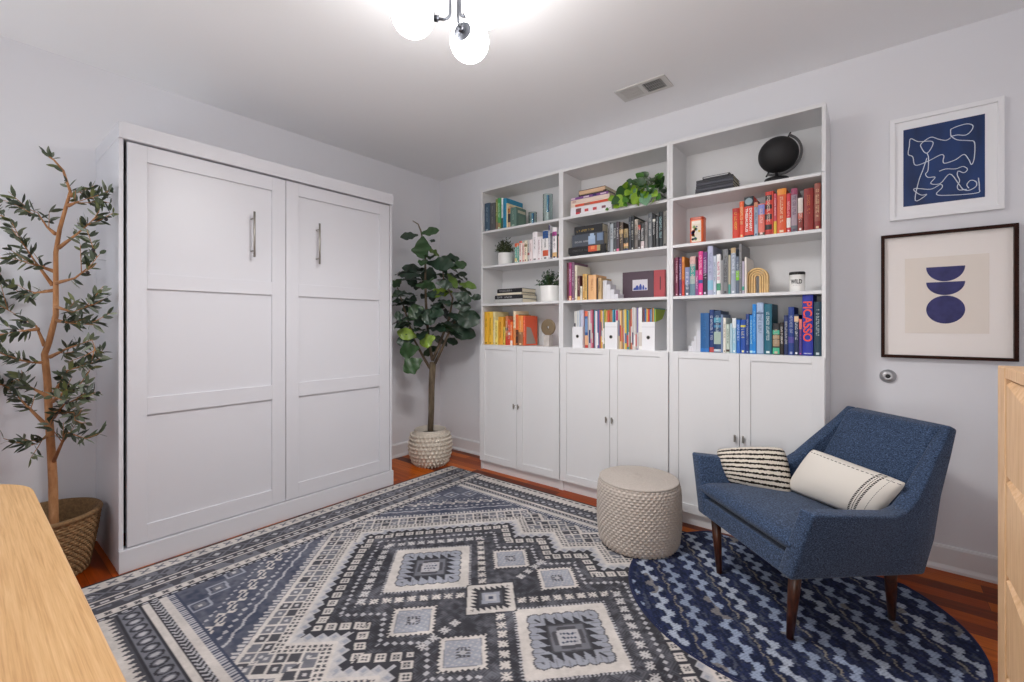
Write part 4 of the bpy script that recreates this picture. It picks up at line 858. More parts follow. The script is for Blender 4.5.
f = B().box(-.158, .158, -.083, -.058, -.006, 0).box(-.158, .158, .058, .083, -.006, 0).box(-.158, -.125, -.058, .058, -.006, 0).box(.125, .158, -.058, .058, -.006, 0).box(-.012, .012, -.058, .058, -.007, 0)
f.build('frame', mat('vent_enamel', 'cfcdc9', .45), vent, bevel=.002)
B().box(-.125, .125, -.058, .058, -.0012, -.0004).build('duct_shade_plate', mat('duct_shade', '141416', .8), vent)  # dark plate puts the shade of the duct into its colour
sl = B()
for sd in (-1, 1):
    for k in range(9):
        x = sd*(.0185+k*.0125); sd = -sd; sl.hexa([(x-.0035*sd-.0007, -.058, -.0075), (x-.0035*sd+.0007, -.058, -.0075), (x-.0035*sd+.0007, .058, -.0075), (x-.0035*sd-.0007, .058, -.0075), (x+.004*sd-.0007, -.058, -.0015), (x+.004*sd+.0007, -.058, -.0015), (x+.004*sd+.0007, .058, -.0015), (x+.004*sd-.0007, .058, -.0015)]); sd = -sd
    for y in (-.02, .02): sl.box(min(sd*.014, sd*.125), max(sd*.014, sd*.125), y-.0008, y+.0008, -.0078, -.0062)
sl.build('louvres', mat('vent_enamel', 'cfcdc9', .45), vent)

# ------------------------------------------------------------------ framed pictures
def frame(name, label, x0, x1, z0, z1, fw, dep, fm, mm, mat_in):
    r = thing(name, label, 'picture', (0,0,0))
    y0, y1 = -dep-.002, -.002
    f = B()
    for q in ([(x0,z0),(x1,z0),(x1-fw,z0+fw),(x0+fw,z0+fw)], [(x0,z1),(x0+fw,z1-fw),(x1-fw,z1-fw),(x1,z1)], [(x0,z0),(x0+fw,z0+fw),(x0+fw,z1-fw),(x0,z1)], [(x1,z0),(x1,z1),(x1-fw,z1-fw),(x1-fw,z0+fw)]):
        f.prism(q, y0, y1, 'y')
    f.build('frame', fm, r, bevel=.0012)
    B().box(x0+fw-.002, x1-fw+.002, -.010, -.004, z0+fw-.002, z1-fw+.002).build('mount', mm, r)
    return r
r = frame('framed_print', 'upper picture in a white frame: white looping line on deep blue', 3.474, 3.882, 1.764, 2.291, .021, .024, mat('white_frame', 'f2f2f4', .4), mat('mount_board', 'f4f4f6', .8), None)
B().box(3.528, 3.820, -.0115, -.0099, 1.832, 2.229).build('blue_print', mat('blue_wash', '123266', .55, var=.5, vscale=4.5, stretch=(2.2, 1, .5)), r)
ln = B()
def smooth_line(pts):
    P = [Vector((p[0], -.0125, p[1])) for p in pts]; out = []
    for i in range(len(P)-1):
        p0, p1, p2, p3 = P[max(0, i-1)], P[i], P[i+1], P[min(len(P)-1, i+2)]
        for k in range(5):
            t = k/5; out.append(.5*((2*p1)+(p2-p0)*t+(2*p0-5*p1+4*p2-p3)*t*t+(3*p1-p0-3*p2+p3)*t**3))
    return out+[P[-1]]
for l_ in LINES: ln.tube(smooth_line(l_), .0019, 5)
ln.build('white_line', mat('white_ink', 'e6ecf4', .6), r, smooth=True)
r = frame('framed_print', 'lower picture in a dark wood frame: blue half discs on cream', 3.439, 3.926, 1.050, 1.690, .015, .03, DARKWOOD, mat('cream_board', 'f6efea', .8), None)
B().box(3.534, 3.834, -.0113, -.0099, 1.178, 1.562).build('paper_sheet', mat('art_paper', 'ece2d8', .85), r)
INK = mat('indigo_ink', '38386c', .7, var=.22, vscale=28)
sh = B()
for zc, half in ((1.510, True), (1.434, True)): sh.prism([(3.684+.0695*math.cos(a), zc+(.073 if zc > 1.5 else .0655)*math.sin(a)) for a in [PI+PI*k/28 for k in range(29)]], -.0122, -.0112, 'y')
sh.prism([(3.684+.0695*math.cos(2*PI*k/48), 1.2965+.0695*math.sin(2*PI*k/48)) for k in range(48)], -.0122, -.0112, 'y')
sh.build('indigo_shapes', INK, r)
ds = thing('door_stop', 'round brushed steel door stop on the wall under the pictures', 'door stop', (3.467, 0, .95))
B().lathe([(.034, 0), (.035, -.005), (.032, -.012), (.024, -.020), (.014, -.024), (.011, -.022)], n=36, axis='y').build('dome', mat('brushed_steel', 'b4b4b6', .42, .75), ds, smooth=True)
B().lathe([(.0105, -.021), (.008, -.0255), (.0001, -.026)], n=24, axis='y').build('rubber_bumper', mat('grey_rubber', '2e2e30', .7), ds, smooth=True)

# ------------------------------------------------------------------ dresser and desk
dr = thing('dresser', 'tall pale maple chest of drawers at the edge of the room', 'dresser', (0,0,0))
DX, DY1, DY0, DZ = 3.632, -1.630, -2.90, 1.127
B().box(DX, 4.05, DY1-.072, DY1, 0, DZ-.0005).build('side_panel', MAPLE, dr, bevel=.002)
B().box(DX, 4.05, DY0, DY0+.072, 0, DZ-.0005).build('side_panel', MAPLE, dr, bevel=.002)
B().box(DX+.0005, 4.05, DY0+.072, DY1-.072, DZ-.024, DZ).build('top_panel', OAK_X if False else MAPLE, dr, bevel=.002)
B().box(4.03, 4.045, DY0+.072, DY1-.072, .03, DZ-.03).build('back_panel', MAPLE, dr)
B().box(DX+.02, 4.05, DY0+.072, DY1-.072, .0, .045).build('base_rail', MAPLE, dr, bevel=.002)
for k in range(5):
    zt = 1.099-.2105*k; zb = zt-.205; a, c = DY0+.076, DY1-.076
    d = B().box(DX+.002, DX+.024, a, c, zb, zt-.075); n = 28; vs = []; fs = []
    for i in range(n+1):
        y = a+(c-a)*i/n; q = 1-(2*i/n-1)**2; dip = .010+.048*min(1, q*1.15)
        vs += [(DX+.002, y, zt-.075), (DX+.002, y, zt-dip), (DX+.0022, y, zt-dip+.001), (DX+.012+.006*q, y, zt), (DX+.024, y, zt), (DX+.024, y, zt-.075)]
    for i in range(n):
        for j in range(5): p = 6*i+j; fs.append((p, p+6, p+7, p+1))
    fs += [tuple(range(5, -1, -1)), tuple(6*n+j for j in range(6))]
    d.add(vs, fs).build('drawer', MAPLE, dr)
    B().box(DX+.03, 4.0, a+.02, c-.02, zb+.01, zt-.06).build('drawer_box', MAPLE, dr)
dk = thing('desk', 'pale oak table with a rounded far corner in the near foreground', 'desk', (0,0,0))
out = [(2.95, -3.0), (1.57, -3.0)]
for k in range(1, 15): a = PI/2+(PI/2)*k/14; out.append((1.57+.20*math.cos(a), -3.18+.18*math.sin(a)))
out += [(1.345, -3.3), (1.335, -3.45), (1.35, -3.58), (1.40, -3.65), (1.47, -3.68), (2.90, -3.68), (2.95, -3.64)]
B().prism(out, .715, .75, 'z').build('table_top', OAK_X, dk, bevel=.004, seg=3)
for x, y in ((1.55, -3.13), (2.85, -3.10), (1.55, -3.56), (2.85, -3.56)): B().tube([(x, y, .716), (x, y, 0)], [.026, .016], 16).build('leg', OAK_X, dk, smooth=True)
B().box(1.52, 2.88, -3.58, -3.1, .65, .716).build('apron', OAK_X, dk, bevel=.003)
# ------------------------------------------------------------------ books
ORD = 'first second third fourth fifth sixth seventh eighth ninth tenth eleventh twelfth thirteenth fourteenth fifteenth sixteenth seventeenth eighteenth nineteenth twentieth twenty-first twenty-second twenty-third twenty-fourth'.split()
GLYPH = [((0,0,1,.2),(0,.8,1,1),(0,0,.22,1)), ((0,0,.22,1),(.78,0,1,1),(0,.4,1,.6)), ((.4,0,.62,1),(0,.8,1,1)), ((0,0,.22,1),(0,0,1,.2)), ((0,0,1,.2),(0,.8,1,1),(0,0,.22,1),(.78,0,1,1))]
def lettering(b, xc, wid, ztop, zbot, y, rnd):
    """a column of blocky illegible marks running down the spine"""
    z = ztop; step = wid*.62
    while z-step > zbot:
        if rnd.random() < .14: z -= step*.8; continue
        for (a0, b0, a1, b1) in rnd.choice(GLYPH):
            # glyph x runs down, glyph y runs right
            b.box(xc-wid/2+wid*b0, xc-wid/2+wid*b1, y-.0004, y, z-step*.8*a1, z-step*.8*a0)
        z -= step
def fit_text(name, body, c, length, height, m, parent, down=True):
    M0 = Matrix(((0,1,0,0),(0,0,-1,0),(-1,0,0,0),(0,0,0,1))) if down else Matrix(((1,0,0,0),(0,0,-1,0),(0,1,0,0),(0,0,0,1)))
    o = text_mesh(name, body, 1, m, parent, Matrix.Identity(4), .01)
    co = np.array([v.co[:] for v in o.data.vertices]); lo, hi = co.min(0), co.max(0)
    S_ = Matrix.Diagonal((length/(hi[0]-lo[0]), height/(hi[1]-lo[1]), .03, 1)) @ Matrix.Translation((-(lo[0]+hi[0])/2, -(lo[1]+hi[1])/2, 0))
    o.data.transform(Matrix.Translation(c) @ M0 @ S_); return o
row = {}
for (key, x0, x1, z0, h, hx, desc, tc, bands, dep) in BOOKS:
    i = row.get(key, 0); row[key] = i+1; rnd = random.Random(key+str(i))
    ys = -.268+rnd.uniform(0, .006); z0 += .0004; x0 += .0003; x1 -= .0003; w = x1-x0; t = min(.0022, w*.2); y1 = ys+dep
    b = B(); n = 5; bow = min(.004, w*.14)   # rounded spine + two boards, as one cover
    prof = [(x0, y1), (x0, ys)] + [(x0+w*k/n, ys-bow*math.sin(PI*k/n)) for k in range(1, n)] + [(x1, ys), (x1, y1), (x1-t, y1), (x1-t, ys+.004), (x0+t, ys+.004), (x0+t, y1)]
    b.prism([(p[0], p[1]) for p in prof], z0, z0+h, 'z')
    o = b.build('book', paint(hx), bevel=.0006 if w > .02 else 0, seg=1)
    tag(o, f'{desc} book, {ORD[i]} from left, {key}', 'book', 'upright books on the '+key)
    B().box(x0+t, x1-t, ys+.005, y1-.003, z0+.003, z0+h-.004).build('page_block', PAGES, o)
    for f0, f1, hc in bands: B().prism([(p[0], p[1]-.0003) for p in prof[1:n+2]]+[(x1, ys+.006), (x0, ys+.006)], z0+h*f0, z0+h*f1, 'z').build('spine_band', paint(hc), o) if False else \
        B().prism([(x0+.0002, ys+.002)]+[(x0+w*k/n, ys-bow*math.sin(PI*k/n)-.0004) for k in range(0, n+1)]+[(x1-.0002, ys+.002)], z0+h*f0+.0003, z0+h*f1-.0003, 'z').build('spine_band', paint(hc), o)
    yt = ys-bow-.0004
    if desc == 'thick royal blue':
        fit_text('title_lettering', 'PICASSO', ((x0+x1)/2, yt-.001, z0+.181), .212, w*.84, paint('ee4a38'), o)
        fit_text('publisher_mark', 'IIIIII', ((x0+x1)/2, yt-.0005, z0+h*.035), w*.7, .006, paint('c8cce8'), o, False)
    elif desc == 'thick red and black':
        fit_text('title_lettering', 'DICTIONARY', (x0+w*.70, yt-.0005, z0+h*.42), h*.58, w*.26, paint('f6f0ea'), o)
        fit_text('title_lettering', 'THESAURUS', (x0+w*.28, yt-.0005, z0+h*.42), h*.58, w*.26, paint('f6f0ea'), o)
        B().lathe([(.0001, 0), (w*.40, 0), (w*.40, -.0008), (.0001, -.0008)], ((x0+x1)/2, yt, z0+h*.88), 24, 'y').build('round_emblem', paint('8fa4ac'), o)
    elif tc and w > .012:
        b = B(); lettering(b, (x0+x1)/2, min(w*.5, .013), z0+h*rnd.uniform(.8, .9), z0+h*rnd.uniform(.22, .45), yt, rnd)
        if b.v: b.build('title_lettering', paint(tc), o)
        if rnd.random() < .6: B().box((x0+x1)/2-w*.22, (x0+x1)/2+w*.22, yt-.0004, yt, z0+.006, z0+.006+min(w*.5, .012)).build('publisher_mark', paint(tc), o)
    if desc == 'red orange':
        B().prism([(ys+.018, z0+.012), (ys+.150, z0+.012), (ys+.075, z0+h*.60), (ys+.02, z0+h*.64)], x1, x1+.0006, 'x').build('cover_motif', paint('a89a90'), o)
    if desc == 'sage green clothbound':
        B().box(x1, x1+.0006, ys+.02, ys+.12, z0+h*.72, z0+h*.86).build('cover_label', paint('b8b49c'), o)
        B().box(x1, x1+.0006, ys+.03, ys+.11, z0+h*.12, z0+h*.6).build('cover_motif', paint('6c8676'), o)

def hbook(name, label, cat, group, x0, x1, z0, h, dep, hx, ys=-.264, bands=(), tc=None, pages='e6dcc4', seed=0):
    x0 += .0003; z0 += .0003; h -= .0005; t = min(.0025, h*.22); y1 = ys+dep; b = B(); n = 5; bow = min(.004, h*.14)
    prof = [(y1, z0), (ys, z0)] + [(ys-bow*math.sin(PI*k/n), z0+h*k/n) for k in range(1, n)] + [(ys, z0+h), (y1, z0+h), (y1, z0+h-t), (ys+.004, z0+h-t), (ys+.004, z0+t), (y1, z0+t)]
    b.prism(prof, x0, x1, 'x'); o = b.build(name, paint(hx), bevel=.0006, seg=1); tag(o, label, cat, group)
    B().box(x0+.003, x1-.003, ys+.005, y1-.003, z0+t, z0+h-t).build('page_block', mat('pages_'+pages, pages, .85), o)
    for bi, (a0, a1, c0, c1, hc) in enumerate(bands):
        w = x1-x0; B().box(x0+w*a0, x0+w*a1, ys-bow-.0006-.0003*bi, ys-.0002, z0+h*c0, z0+h*c1).build('spine_motif', paint(hc), o)
    if tc:
        rnd = random.Random(seed); bb_ = B(); w = x1-x0; x = x0+w*.1; hh = min(h*.42, .013)
        while x < x0+w*rnd.uniform(.55, .8):
            if rnd.random() > .15:
                for (a0, b0, a1, b1) in rnd.choice(GLYPH): bb_.box(x+hh*.5*a0, x+hh*.5*a1, ys-bow-.0005, ys-bow, z0+h*.3+hh*b0, z0+h*.3+hh*b1)
            x += hh*.66
        bb_.build('title_lettering', paint(tc), o)
    return o
G = 'books lying flat on the left bookcase'
hbook('book', 'light grey book at the bottom of the flat stack, left bookcase third shelf', 'book', G, .953, 1.247, S3, .034, .2, 'b8b8b6')
hbook('book', 'black book second from bottom of the flat stack, left bookcase third shelf', 'book', G, .961, 1.249, S3+.034, .032, .195, '26262a', tc='c8c8c8', seed=1)
hbook('book', 'cream book under the topmost black one, flat stack, left bookcase third shelf', 'book', G, .984, 1.238, S3+.066, .018, .19, 'e4dcc8')
hbook('book', 'black book on top of the flat stack, left bookcase third shelf', 'book', G, .987, 1.243, S3+.084, .034, .19, '202024', tc='b8b8b8', seed=2)
G = 'books lying flat on the middle bookcase top shelf'
hbook('book', 'thick white book with red emblems at the bottom of the top shelf stack', 'book', G, 1.690, 2.018, S1, .064, .21, 'e8e6ea', bands=[(.14,.27,.25,.78,'7a4a4e'),(.14,.24,.15,.35,'d0404c'),(.36,.45,.3,.6,'c84a50'),(.56,.65,.3,.6,'c84a50'),(.77,.86,.34,.6,'8a5a68')], pages='d8d4cc')
hbook('book', 'cream book with an orange red band, second from bottom of top shelf stack', 'book', G, 1.692, 2.012, S1+.064, .027, .21, 'e8d8c8', bands=[(.12,1,.0,.62,'d8583c'),(.35,.5,.05,.5,'8a6a5a')])
hbook('book', 'pale pink book in the middle of the top shelf stack', 'book', G, 1.692, 2.0, S1+.091, .026, .2, 'e6d0c4', bands=[(.05,.15,.2,.8,'c8a89c')])
hbook('book', 'purple and white book, third from top of the top shelf stack', 'book', G, 1.694, 1.99, S1+.117, .018, .2, '7a4a8a', bands=[(.0,.12,.2,.8,'d8c0d0'),(.35,.5,.2,.7,'e0d0e0'),(.6,.7,.1,.9,'3a3070'),(.8,.95,.2,.7,'e0c8d8')])
hbook('book', 'dark brown book, second from top of the top shelf stack', 'book', G, 1.757, 1.975, S1+.135, .015, .19, '3a2c2a', bands=[(.05,.9,.55,1,'c8a880')])
hbook('book', 'peach book on top of the top shelf stack', 'book', G, 1.760, 1.968, S1+.150, .026, .19, 'dcb898', bands=[(.0,1,.88,1.0,'4a3a3c')])
G = 'books lying flat on the middle bookcase second shelf'
hbook('book', 'thin black book at the bottom of the flat stack beside dark upright books', 'book', G, 1.682, 1.975, S2, .017, .2, '24262a')
hbook('book', 'black book with a red and orange spine picture in the dark flat stack', 'book', G, 1.671, 1.972, S2+.017, .050, .2, '232224', bands=[(.55,.78,.1,.92,'d0583c'),(.62,.72,.4,.85,'e08858'),(.78,.86,.1,.92,'a89a6a')], tc='5a5a58', seed=4)
hbook('book', 'thick slate book with a pale blue shape on its spine', 'book', G, 1.702, 1.958, S2+.067, .088, .2, '4c525c', bands=[(.53,.74,.08,.75,'9eb4d0'),(.58,.70,.5,.95,'a8bcd4'),(.8,.97,.3,.9,'7488a4')], tc='b0b4ba', seed=5)
hbook('book', 'black book with gold lettering on top of the dark flat stack', 'book', G, 1.722, 1.945, S2+.155, .058, .19, '26272b', tc='c8a850', seed=6)
G = 'dark notebooks in a stack on the right bookcase'
for k, (x0, x1, w_) in enumerate(((2.566,2.782,'bottom'), (2.568,2.780,'second from bottom'), (2.571,2.778,'middle'), (2.572,2.779,'fourth from bottom'), (2.573,2.776,'fifth from bottom'))):
    hbook('notebook', f'charcoal notebook, {w_} of the stack beside the black globe', 'notebook', G, x0, x1, S1+.0168*k, .0168, .17, ('2f3038', '474852', '31323a', '484a54', '2c2d34')[k], pages='d8cfb4')
hbook('notebook', 'smaller black notebook on top of the stack beside the globe', 'notebook', G, 2.609, 2.758, S1+.084, .015, .13, '3a3b40', pages='c8c4ba', bands=[(.04,.96,.3,.7,'b8b8ba')])

# magazines and magazine files
MCOL = dict(white='ecebe8', grey='a8a8a8', blue='4a78b0', **{'pale blue': 'c0cfe0', 'teal': '3a8c98', 'red': 'c84a3c', 'dark red': '8a3c46', 'pink': 'd88aa0', 'orange': 'e88a48', 'tan': 'c8a070', 'yellow': 'e0c450', 'green': '6a9a50', 'dark green': '2a6a50', 'purple': '6a4a88', 'brown': '7a6048', 'beige': 'd4c6b0', 'black': '3a2a28', 'magenta': 'b04070', 'lilac': 'c8c8e0'})
def cname(h):
    v = np.array([int(h[i:i+2], 16) for i in (0, 2, 4)]); return min(MCOL, key=lambda k: sum((v-np.array([int(MCOL[k][i:i+2], 16) for i in (0, 2, 4)]))**2))
places = ['in the left magazine file', 'between the left and middle files', 'in the middle magazine file', 'between the middle and right files', 'in the right magazine file']
for gi, (lst, pl) in enumerate(zip(MAGS, places)):
    for i, (x0, x1, hx) in enumerate(lst):
        rnd = random.Random(gi*100+i); h = .268+rnd.uniform(-.006, .006)+(.012 if gi == 3 and i > 11 else 0)
        if gi == 0: h = .26+.002*i
        thick = (gi == 1 and i == 0)
        if gi == 1: x0, x1 = [1.7925+(x-1.7625)*(1.962-1.7925)/(1.962-1.7625) for x in (x0, x1)]; xb = lambda x: x+.0035*(1.962-x)/.17
        elif gi == 3: xb = lambda x: 2.0655+(x-2.060)*(2.2285-2.0655)/(2.2285-2.060)
        else:
            lo, hi = ((1.7125, 1.789), 0, (1.9695, 2.0565), 0, (2.2365, 2.3155))[gi]; s0, s1 = lst[0][0], lst[-1][1]
            x0, x1 = lo+(x0-s0)*(hi-lo)/(s1-s0), lo+(x1-s0)*(hi-lo)/(s1-s0); xb = lambda x: x
        ys = -.254+rnd.uniform(0, .006); y1 = -.055; a0, a1 = xb(x0)+.0002, xb(x1)-.0002; x0 += .0002; x1 -= .0002; z0 = S0+.0005
        if gi in (0, 2, 4): z0 += .003
        pt = lambda f, s: (a0+(x0-a0)*f, a1+(x1-a1)*f)[s]
        def slab(f0, f1, ya, yb): return B().hexa([(pt(f0,0),ya,z0+h*f0),(pt(f0,1),ya,z0+h*f0),(pt(f0,1),yb,z0+h*f0),(pt(f0,0),yb,z0+h*f0),(pt(f1,0),ya,z0+h*f1),(pt(f1,1),ya,z0+h*f1),(pt(f1,1),yb,z0+h*f1),(pt(f1,0),yb,z0+h*f1)])
        o = slab(0, 1, ys, y1).build('magazine', paint(hx, .35))
        tag(o, f'{"thick" if thick else "thin"} {cname(hx)} {"annual" if thick else "magazine"}, {ORD[i]} from left, {pl}', 'magazine', 'magazines on the middle bookcase')
        if thick:
            slab(.34, .86, ys-.0006, ys+.001).build('spine_band', paint('2f5c9a'), o); slab(.08, .34, ys-.0006, ys+.001).build('spine_band', paint('e8b48c'), o); slab(0, .08, ys-.0006, ys+.001).build('spine_band', paint('b83c34'), o)
            slab(.42, .80, ys-.0009, ys+.001).build('title_lettering', paint('6f92bd'), o).scale = (1, 1, 1)
        elif rnd.random() < .75:
            hc = rnd.choice(['e8e6e2', 'f0ece8', '3a4a78', 'd0c8c0', 'c84a4a', 'e0dcd8', 'd8d4d0', '6a7a9a'] if gi in (1, 3) else ['e8e0d0', '3a3a48', 'c86a48'])
            f0 = rnd.uniform(.0, .35); slab(f0, f0+rnd.uniform(.25, .42), ys-.0006, ys+.001).build('spine_band', paint(hc, .4), o)
FW = mat('white_card', 'e9e9ec', .6)
for n_, x0, x1, hf, w_ in ((0, 1.7095, 1.7915, .152, 'left'), (1, 1.9665, 2.0595, .184, 'middle'), (2, 2.2335, 2.3185, .184, 'right')):
    t = thing('magazine_file', f'white card magazine file with a finger hole, {w_} of the three', 'magazine file', ((x0+x1)/2, -.27, S0), 0, 'magazine files on the middle bookcase')
    hw = (x1-x0)/2; th = .0018
    B().box(-hw, hw, 0, th, 0, hf).build('front_panel', FW, t)
    crv = [(.004, hf-.001), (.03, .156 if hf < .16 else .186), (.06, .160 if hf < .16 else .19), (.10, .175 if hf < .16 else .197), (.14, .205), (.17, .235), (.195, .262), (.205, .272)]
    pl_ = [(th, 0)]+crv+[(.238, .272), (.238, 0)]
    for a in (-hw, hw-th): B().prism(pl_, a, a+th, 'x').build('side_wall', FW, t)
    B().box(-hw, hw, .236, .238, 0, .27).build('back_panel', FW, t); B().box(-hw+th, hw-th, th, .236, 0, .0018).build('base_panel', FW, t)
    if hf > .16: B().box(-hw, hw, -.0014, 0, .150, .1525).build('label_lip', mat('lip_grey', 'c4c4c8', .6), t)
    B().lathe([(.0095, 0), (.0125, 0), (.0125, -.0022), (.0095, -.0022)], (0, -.0002, .083), 28, 'y', cap=False).build('finger_ring', NICKEL, t)
    B().lathe([(.0001, -.0006), (.0098, -.0006)], (0, 0, .083), 28, 'y', cap=False).build('hole_shade_disc', BLACK, t)  # black disc paints the shade inside the hole; the panel is not cut

# ------------------------------------------------------------------ things on the shelves
GLASS = mat('clear_glass', 'eaf6f4', .03, trans=1.)
STRIPE = mat('blue_glass_core', '5fb4dc', .12, spec=.8)
for nm, x, r, h, lab in (('glass_vase', 1.447, .039, .222, 'tall clear glass tube vase with a blue stripe'), ('glass_vase', 1.302, .034, .105, 'short clear glass tube vase with a blue stripe')):
    t = thing(nm, lab, 'vase', (x, -.20, S1), 0, 'glass vases on the left bookcase')
    B().lathe([(.0001, 0), (r, 0), (r, h), (r-.005, h), (r-.005, .012), (.0001, .012)], n=40, cap=False).build('glass_wall', GLASS, t, smooth=True, bevel=.0008)
    z1 = h-.01
    B().box(-.010, .004, -.004, .004, .085 if h > .2 else .013, z1).build('blue_core', STRIPE, t, bevel=.002)
    B().box(.005, .011, -.004, .004, .085 if h > .2 else .013, z1).build('blue_core', mat('deep_blue_core', '2a78b4', .12), t, bevel=.001)
    if h > .2: B().box(-.008, .009, -.004, .004, .013, .083).build('white_core', mat('white_core', 'ecf2f4', .3), t, bevel=.002)
t = thing('disc_sculpture', 'bronze disc sculpture with a hole standing on a stone block', 'ornament', (1.451, -.20, S0))
dsc = B(); n = 48
dsc.lathe([(.011, -.008), (.060, -.008), (.064, -.005), (.064, .005), (.060, .008), (.011, .008), (.011, -.008)], (0, 0, .147), n, 'y', cap=False)
dsc.build('disc', mat('bronze_disc', '8c7a60', .42, .55), t, smooth=True, bevel=.001)
B().box(-.026, .026, -.028, .028, 0, .086).build('stone_block', mat('pale_marble', 'c4bdb8', .45, var=.16, vscale=30), t, bevel=.002)
t = thing('stepped_bookend', 'white stair shaped bookend descending beside the tan books', 'bookend', (1.938, -.235, S3))
for k, hh in enumerate((.133, .102, .067, .034)): B().box(.0285*k, .0285*(k+1)-.0004, 0, .09, 0, hh).build('stair_block', WHITE, t, bevel=.001)
t.location = (1.9395, -.245, S3)
t = thing('stepped_bookend', 'white stair shaped bookend climbing to the mottled blue book', 'bookend', (2.521, -.245, S0))
for k, (hh, a, c) in enumerate(((.037, 0, .0175), (.066, .0179, .0325), (.096, .0329, .048), (.130, .0484, .0745))): B().box(a, c, 0, .09, 0, hh).build('stair_block', WHITE, t, bevel=.001)
# album shown face-out
t = thing('photo_album', 'dark plum album with a coral band and picture, standing face out', 'album', (2.165, -.075, S3+.0004))
B().box(-.152, .076, -.011, .016, 0, .196).build('plum_cover', paint('54424e'), t, bevel=.0015)
B().box(.0765, .152, -.011, .016, 0, .196).build('coral_cover', paint('b84a50'), t, bevel=.0015)
B().box(-.149, .149, .0162, .0165, .003, .193).build('page_block', PAGES, t)
B().box(-.076, .033, -.0118, -.011, .062, .138).build('picture', paint('dcd8e0'), t)
pc = B()
for a, c, hh in ((-.07, -.05, .018), (-.055, -.030, .034), (-.028, -.008, .042), (-.004, .010, .034), (.014, .027, .016)): pc.prism([(a, .066)]+[(a+(c-a)*k/8, .066+hh*(.55+.45*math.sin(PI*k/8))) for k in range(9)]+[(c, .066)], -.0124, -.0117, 'y')
pc.build('blue_shapes', paint('3c50a4'), t)
B().box(.118, .126, -.0118, -.011, .06, .15).build('dark_slot', paint('5a2a30'), t)
# globe
t = thing('globe', 'matte black desk globe with a dark metal arc on the top shelf', 'globe', (2.99, -.165, S1))
B().ball((0, 0, .172), .1, 48).build('sphere', mat('matte_black', '1b1a1c', .62), t, smooth=True)
ax = math.radians(28); ux, uz = math.sin(ax), math.cos(ax)
arc = B(); vs = []; n = 40; fs = []
for i in range(n+1):
    a = PI*i/n                       # from the top pin round the right side to the bottom pin
    dx, dz = ux*math.cos(a)+uz*math.sin(a), uz*math.cos(a)-ux*math.sin(a)
    for r_, y in ((.106, -.007), (.118, -.007), (.118, .007), (.106, .007)): vs.append((dx*r_, y, .172+dz*r_))
for i in range(n):
    for j in range(4): fs.append((4*i+j, 4*i+4+j, 4*i+4+(j+1) % 4, 4*i+(j+1) % 4))
fs += [(0, 1, 2, 3), (4*n+3, 4*n+2, 4*n+1, 4*n)]
B().add(vs, fs).build('meridian_arc', mat('dark_arc', '4a4a4c', .5, .4), t)
for sg in (1, -1): B().tube([(sg*ux*.098, 0, .172+sg*uz*.098), (sg*ux*.128, 0, .172+sg*uz*.128)], .0045, 10).build('axis_pin', BLACK, t, smooth=True)
B().lathe([(.0001, 0), (.066, 0), (.066, .012), (.058, .030), (.02, .038), (.010, .044), (.009, .066), (.0001, .066)], (-.004, -.03, 0), 36).build('base', BLACK, t, smooth=True)
# tin
t = thing('storage_tin', 'orange tin with a colourful label, standing alone on the shelf', 'tin', (2.565, -.20, S2))
def rrect(hx, hy, r): return [(sx*(hx-r)+r*math.cos(a0+PI/2*k/6), sy*(hy-r)+r*math.sin(a0+PI/2*k/6)) for sx, sy, a0 in ((1,1,0),(-1,1,PI/2),(-1,-1,PI),(1,-1,1.5*PI)) for k in range(7)]
B().prism(rrect(.0395, .036, .013), 0, .150, 'z').build('body', paint('e0642e', .3), t, bevel=.001)
B().prism(rrect(.0405, .037, .014), .150, .166, 'z').build('lid', paint('c04a26', .3), t, bevel=.003)
B().box(-.028, .028, -.0372, -.0358, .012, .142).build('label_panel', paint('e6d8c4'), t)
bl = random.Random(9)
for hc in ('3a78b8', '4aa0a8', 'd8b848', '7a9a58', 'c84a3c', '2a3a5a'):
    q = B()
    for _ in range(3): q.lathe([(.0001, -.0378), (bl.uniform(.004, .011), -.0378), (.0001, -.0372)], (bl.uniform(-.021, .021), 0, bl.uniform(.022, .115)), 12, 'y')
    q.build('label_blotch', paint(hc), t)
B().box(-.024, .024, -.0378, -.0371, .122, .138).build('label_band', paint('f0e6d8'), t)
# nested wooden arches
t = thing('arch_ornament', 'nested pale wood arch ornament next to the off white book', 'ornament', (2.896, -.215, S3))
AW = mat('arch_wood', 'd9b57c', .55, var=.12, vscale=40)
for ro in (.0555, .0435, .0315, .0195):
    zc = .091; ri = ro-.0098; q = [(ro, 0)]+[(ro*math.cos(PI*k/24), zc+ro*math.sin(PI*k/24)) for k in range(25)]+[(-ro, 0), (-ri, 0)]+[(ri*math.cos(PI-PI*k/24), zc+ri*math.sin(PI-PI*k/24)) for k in range(25)]+[(ri, 0)]
    d_ = .02-.002*(.0555-ro)/.012
    B().prism(q, -d_, d_, 'y').build('arch_band', AW, t, bevel=.0022, seg=3)
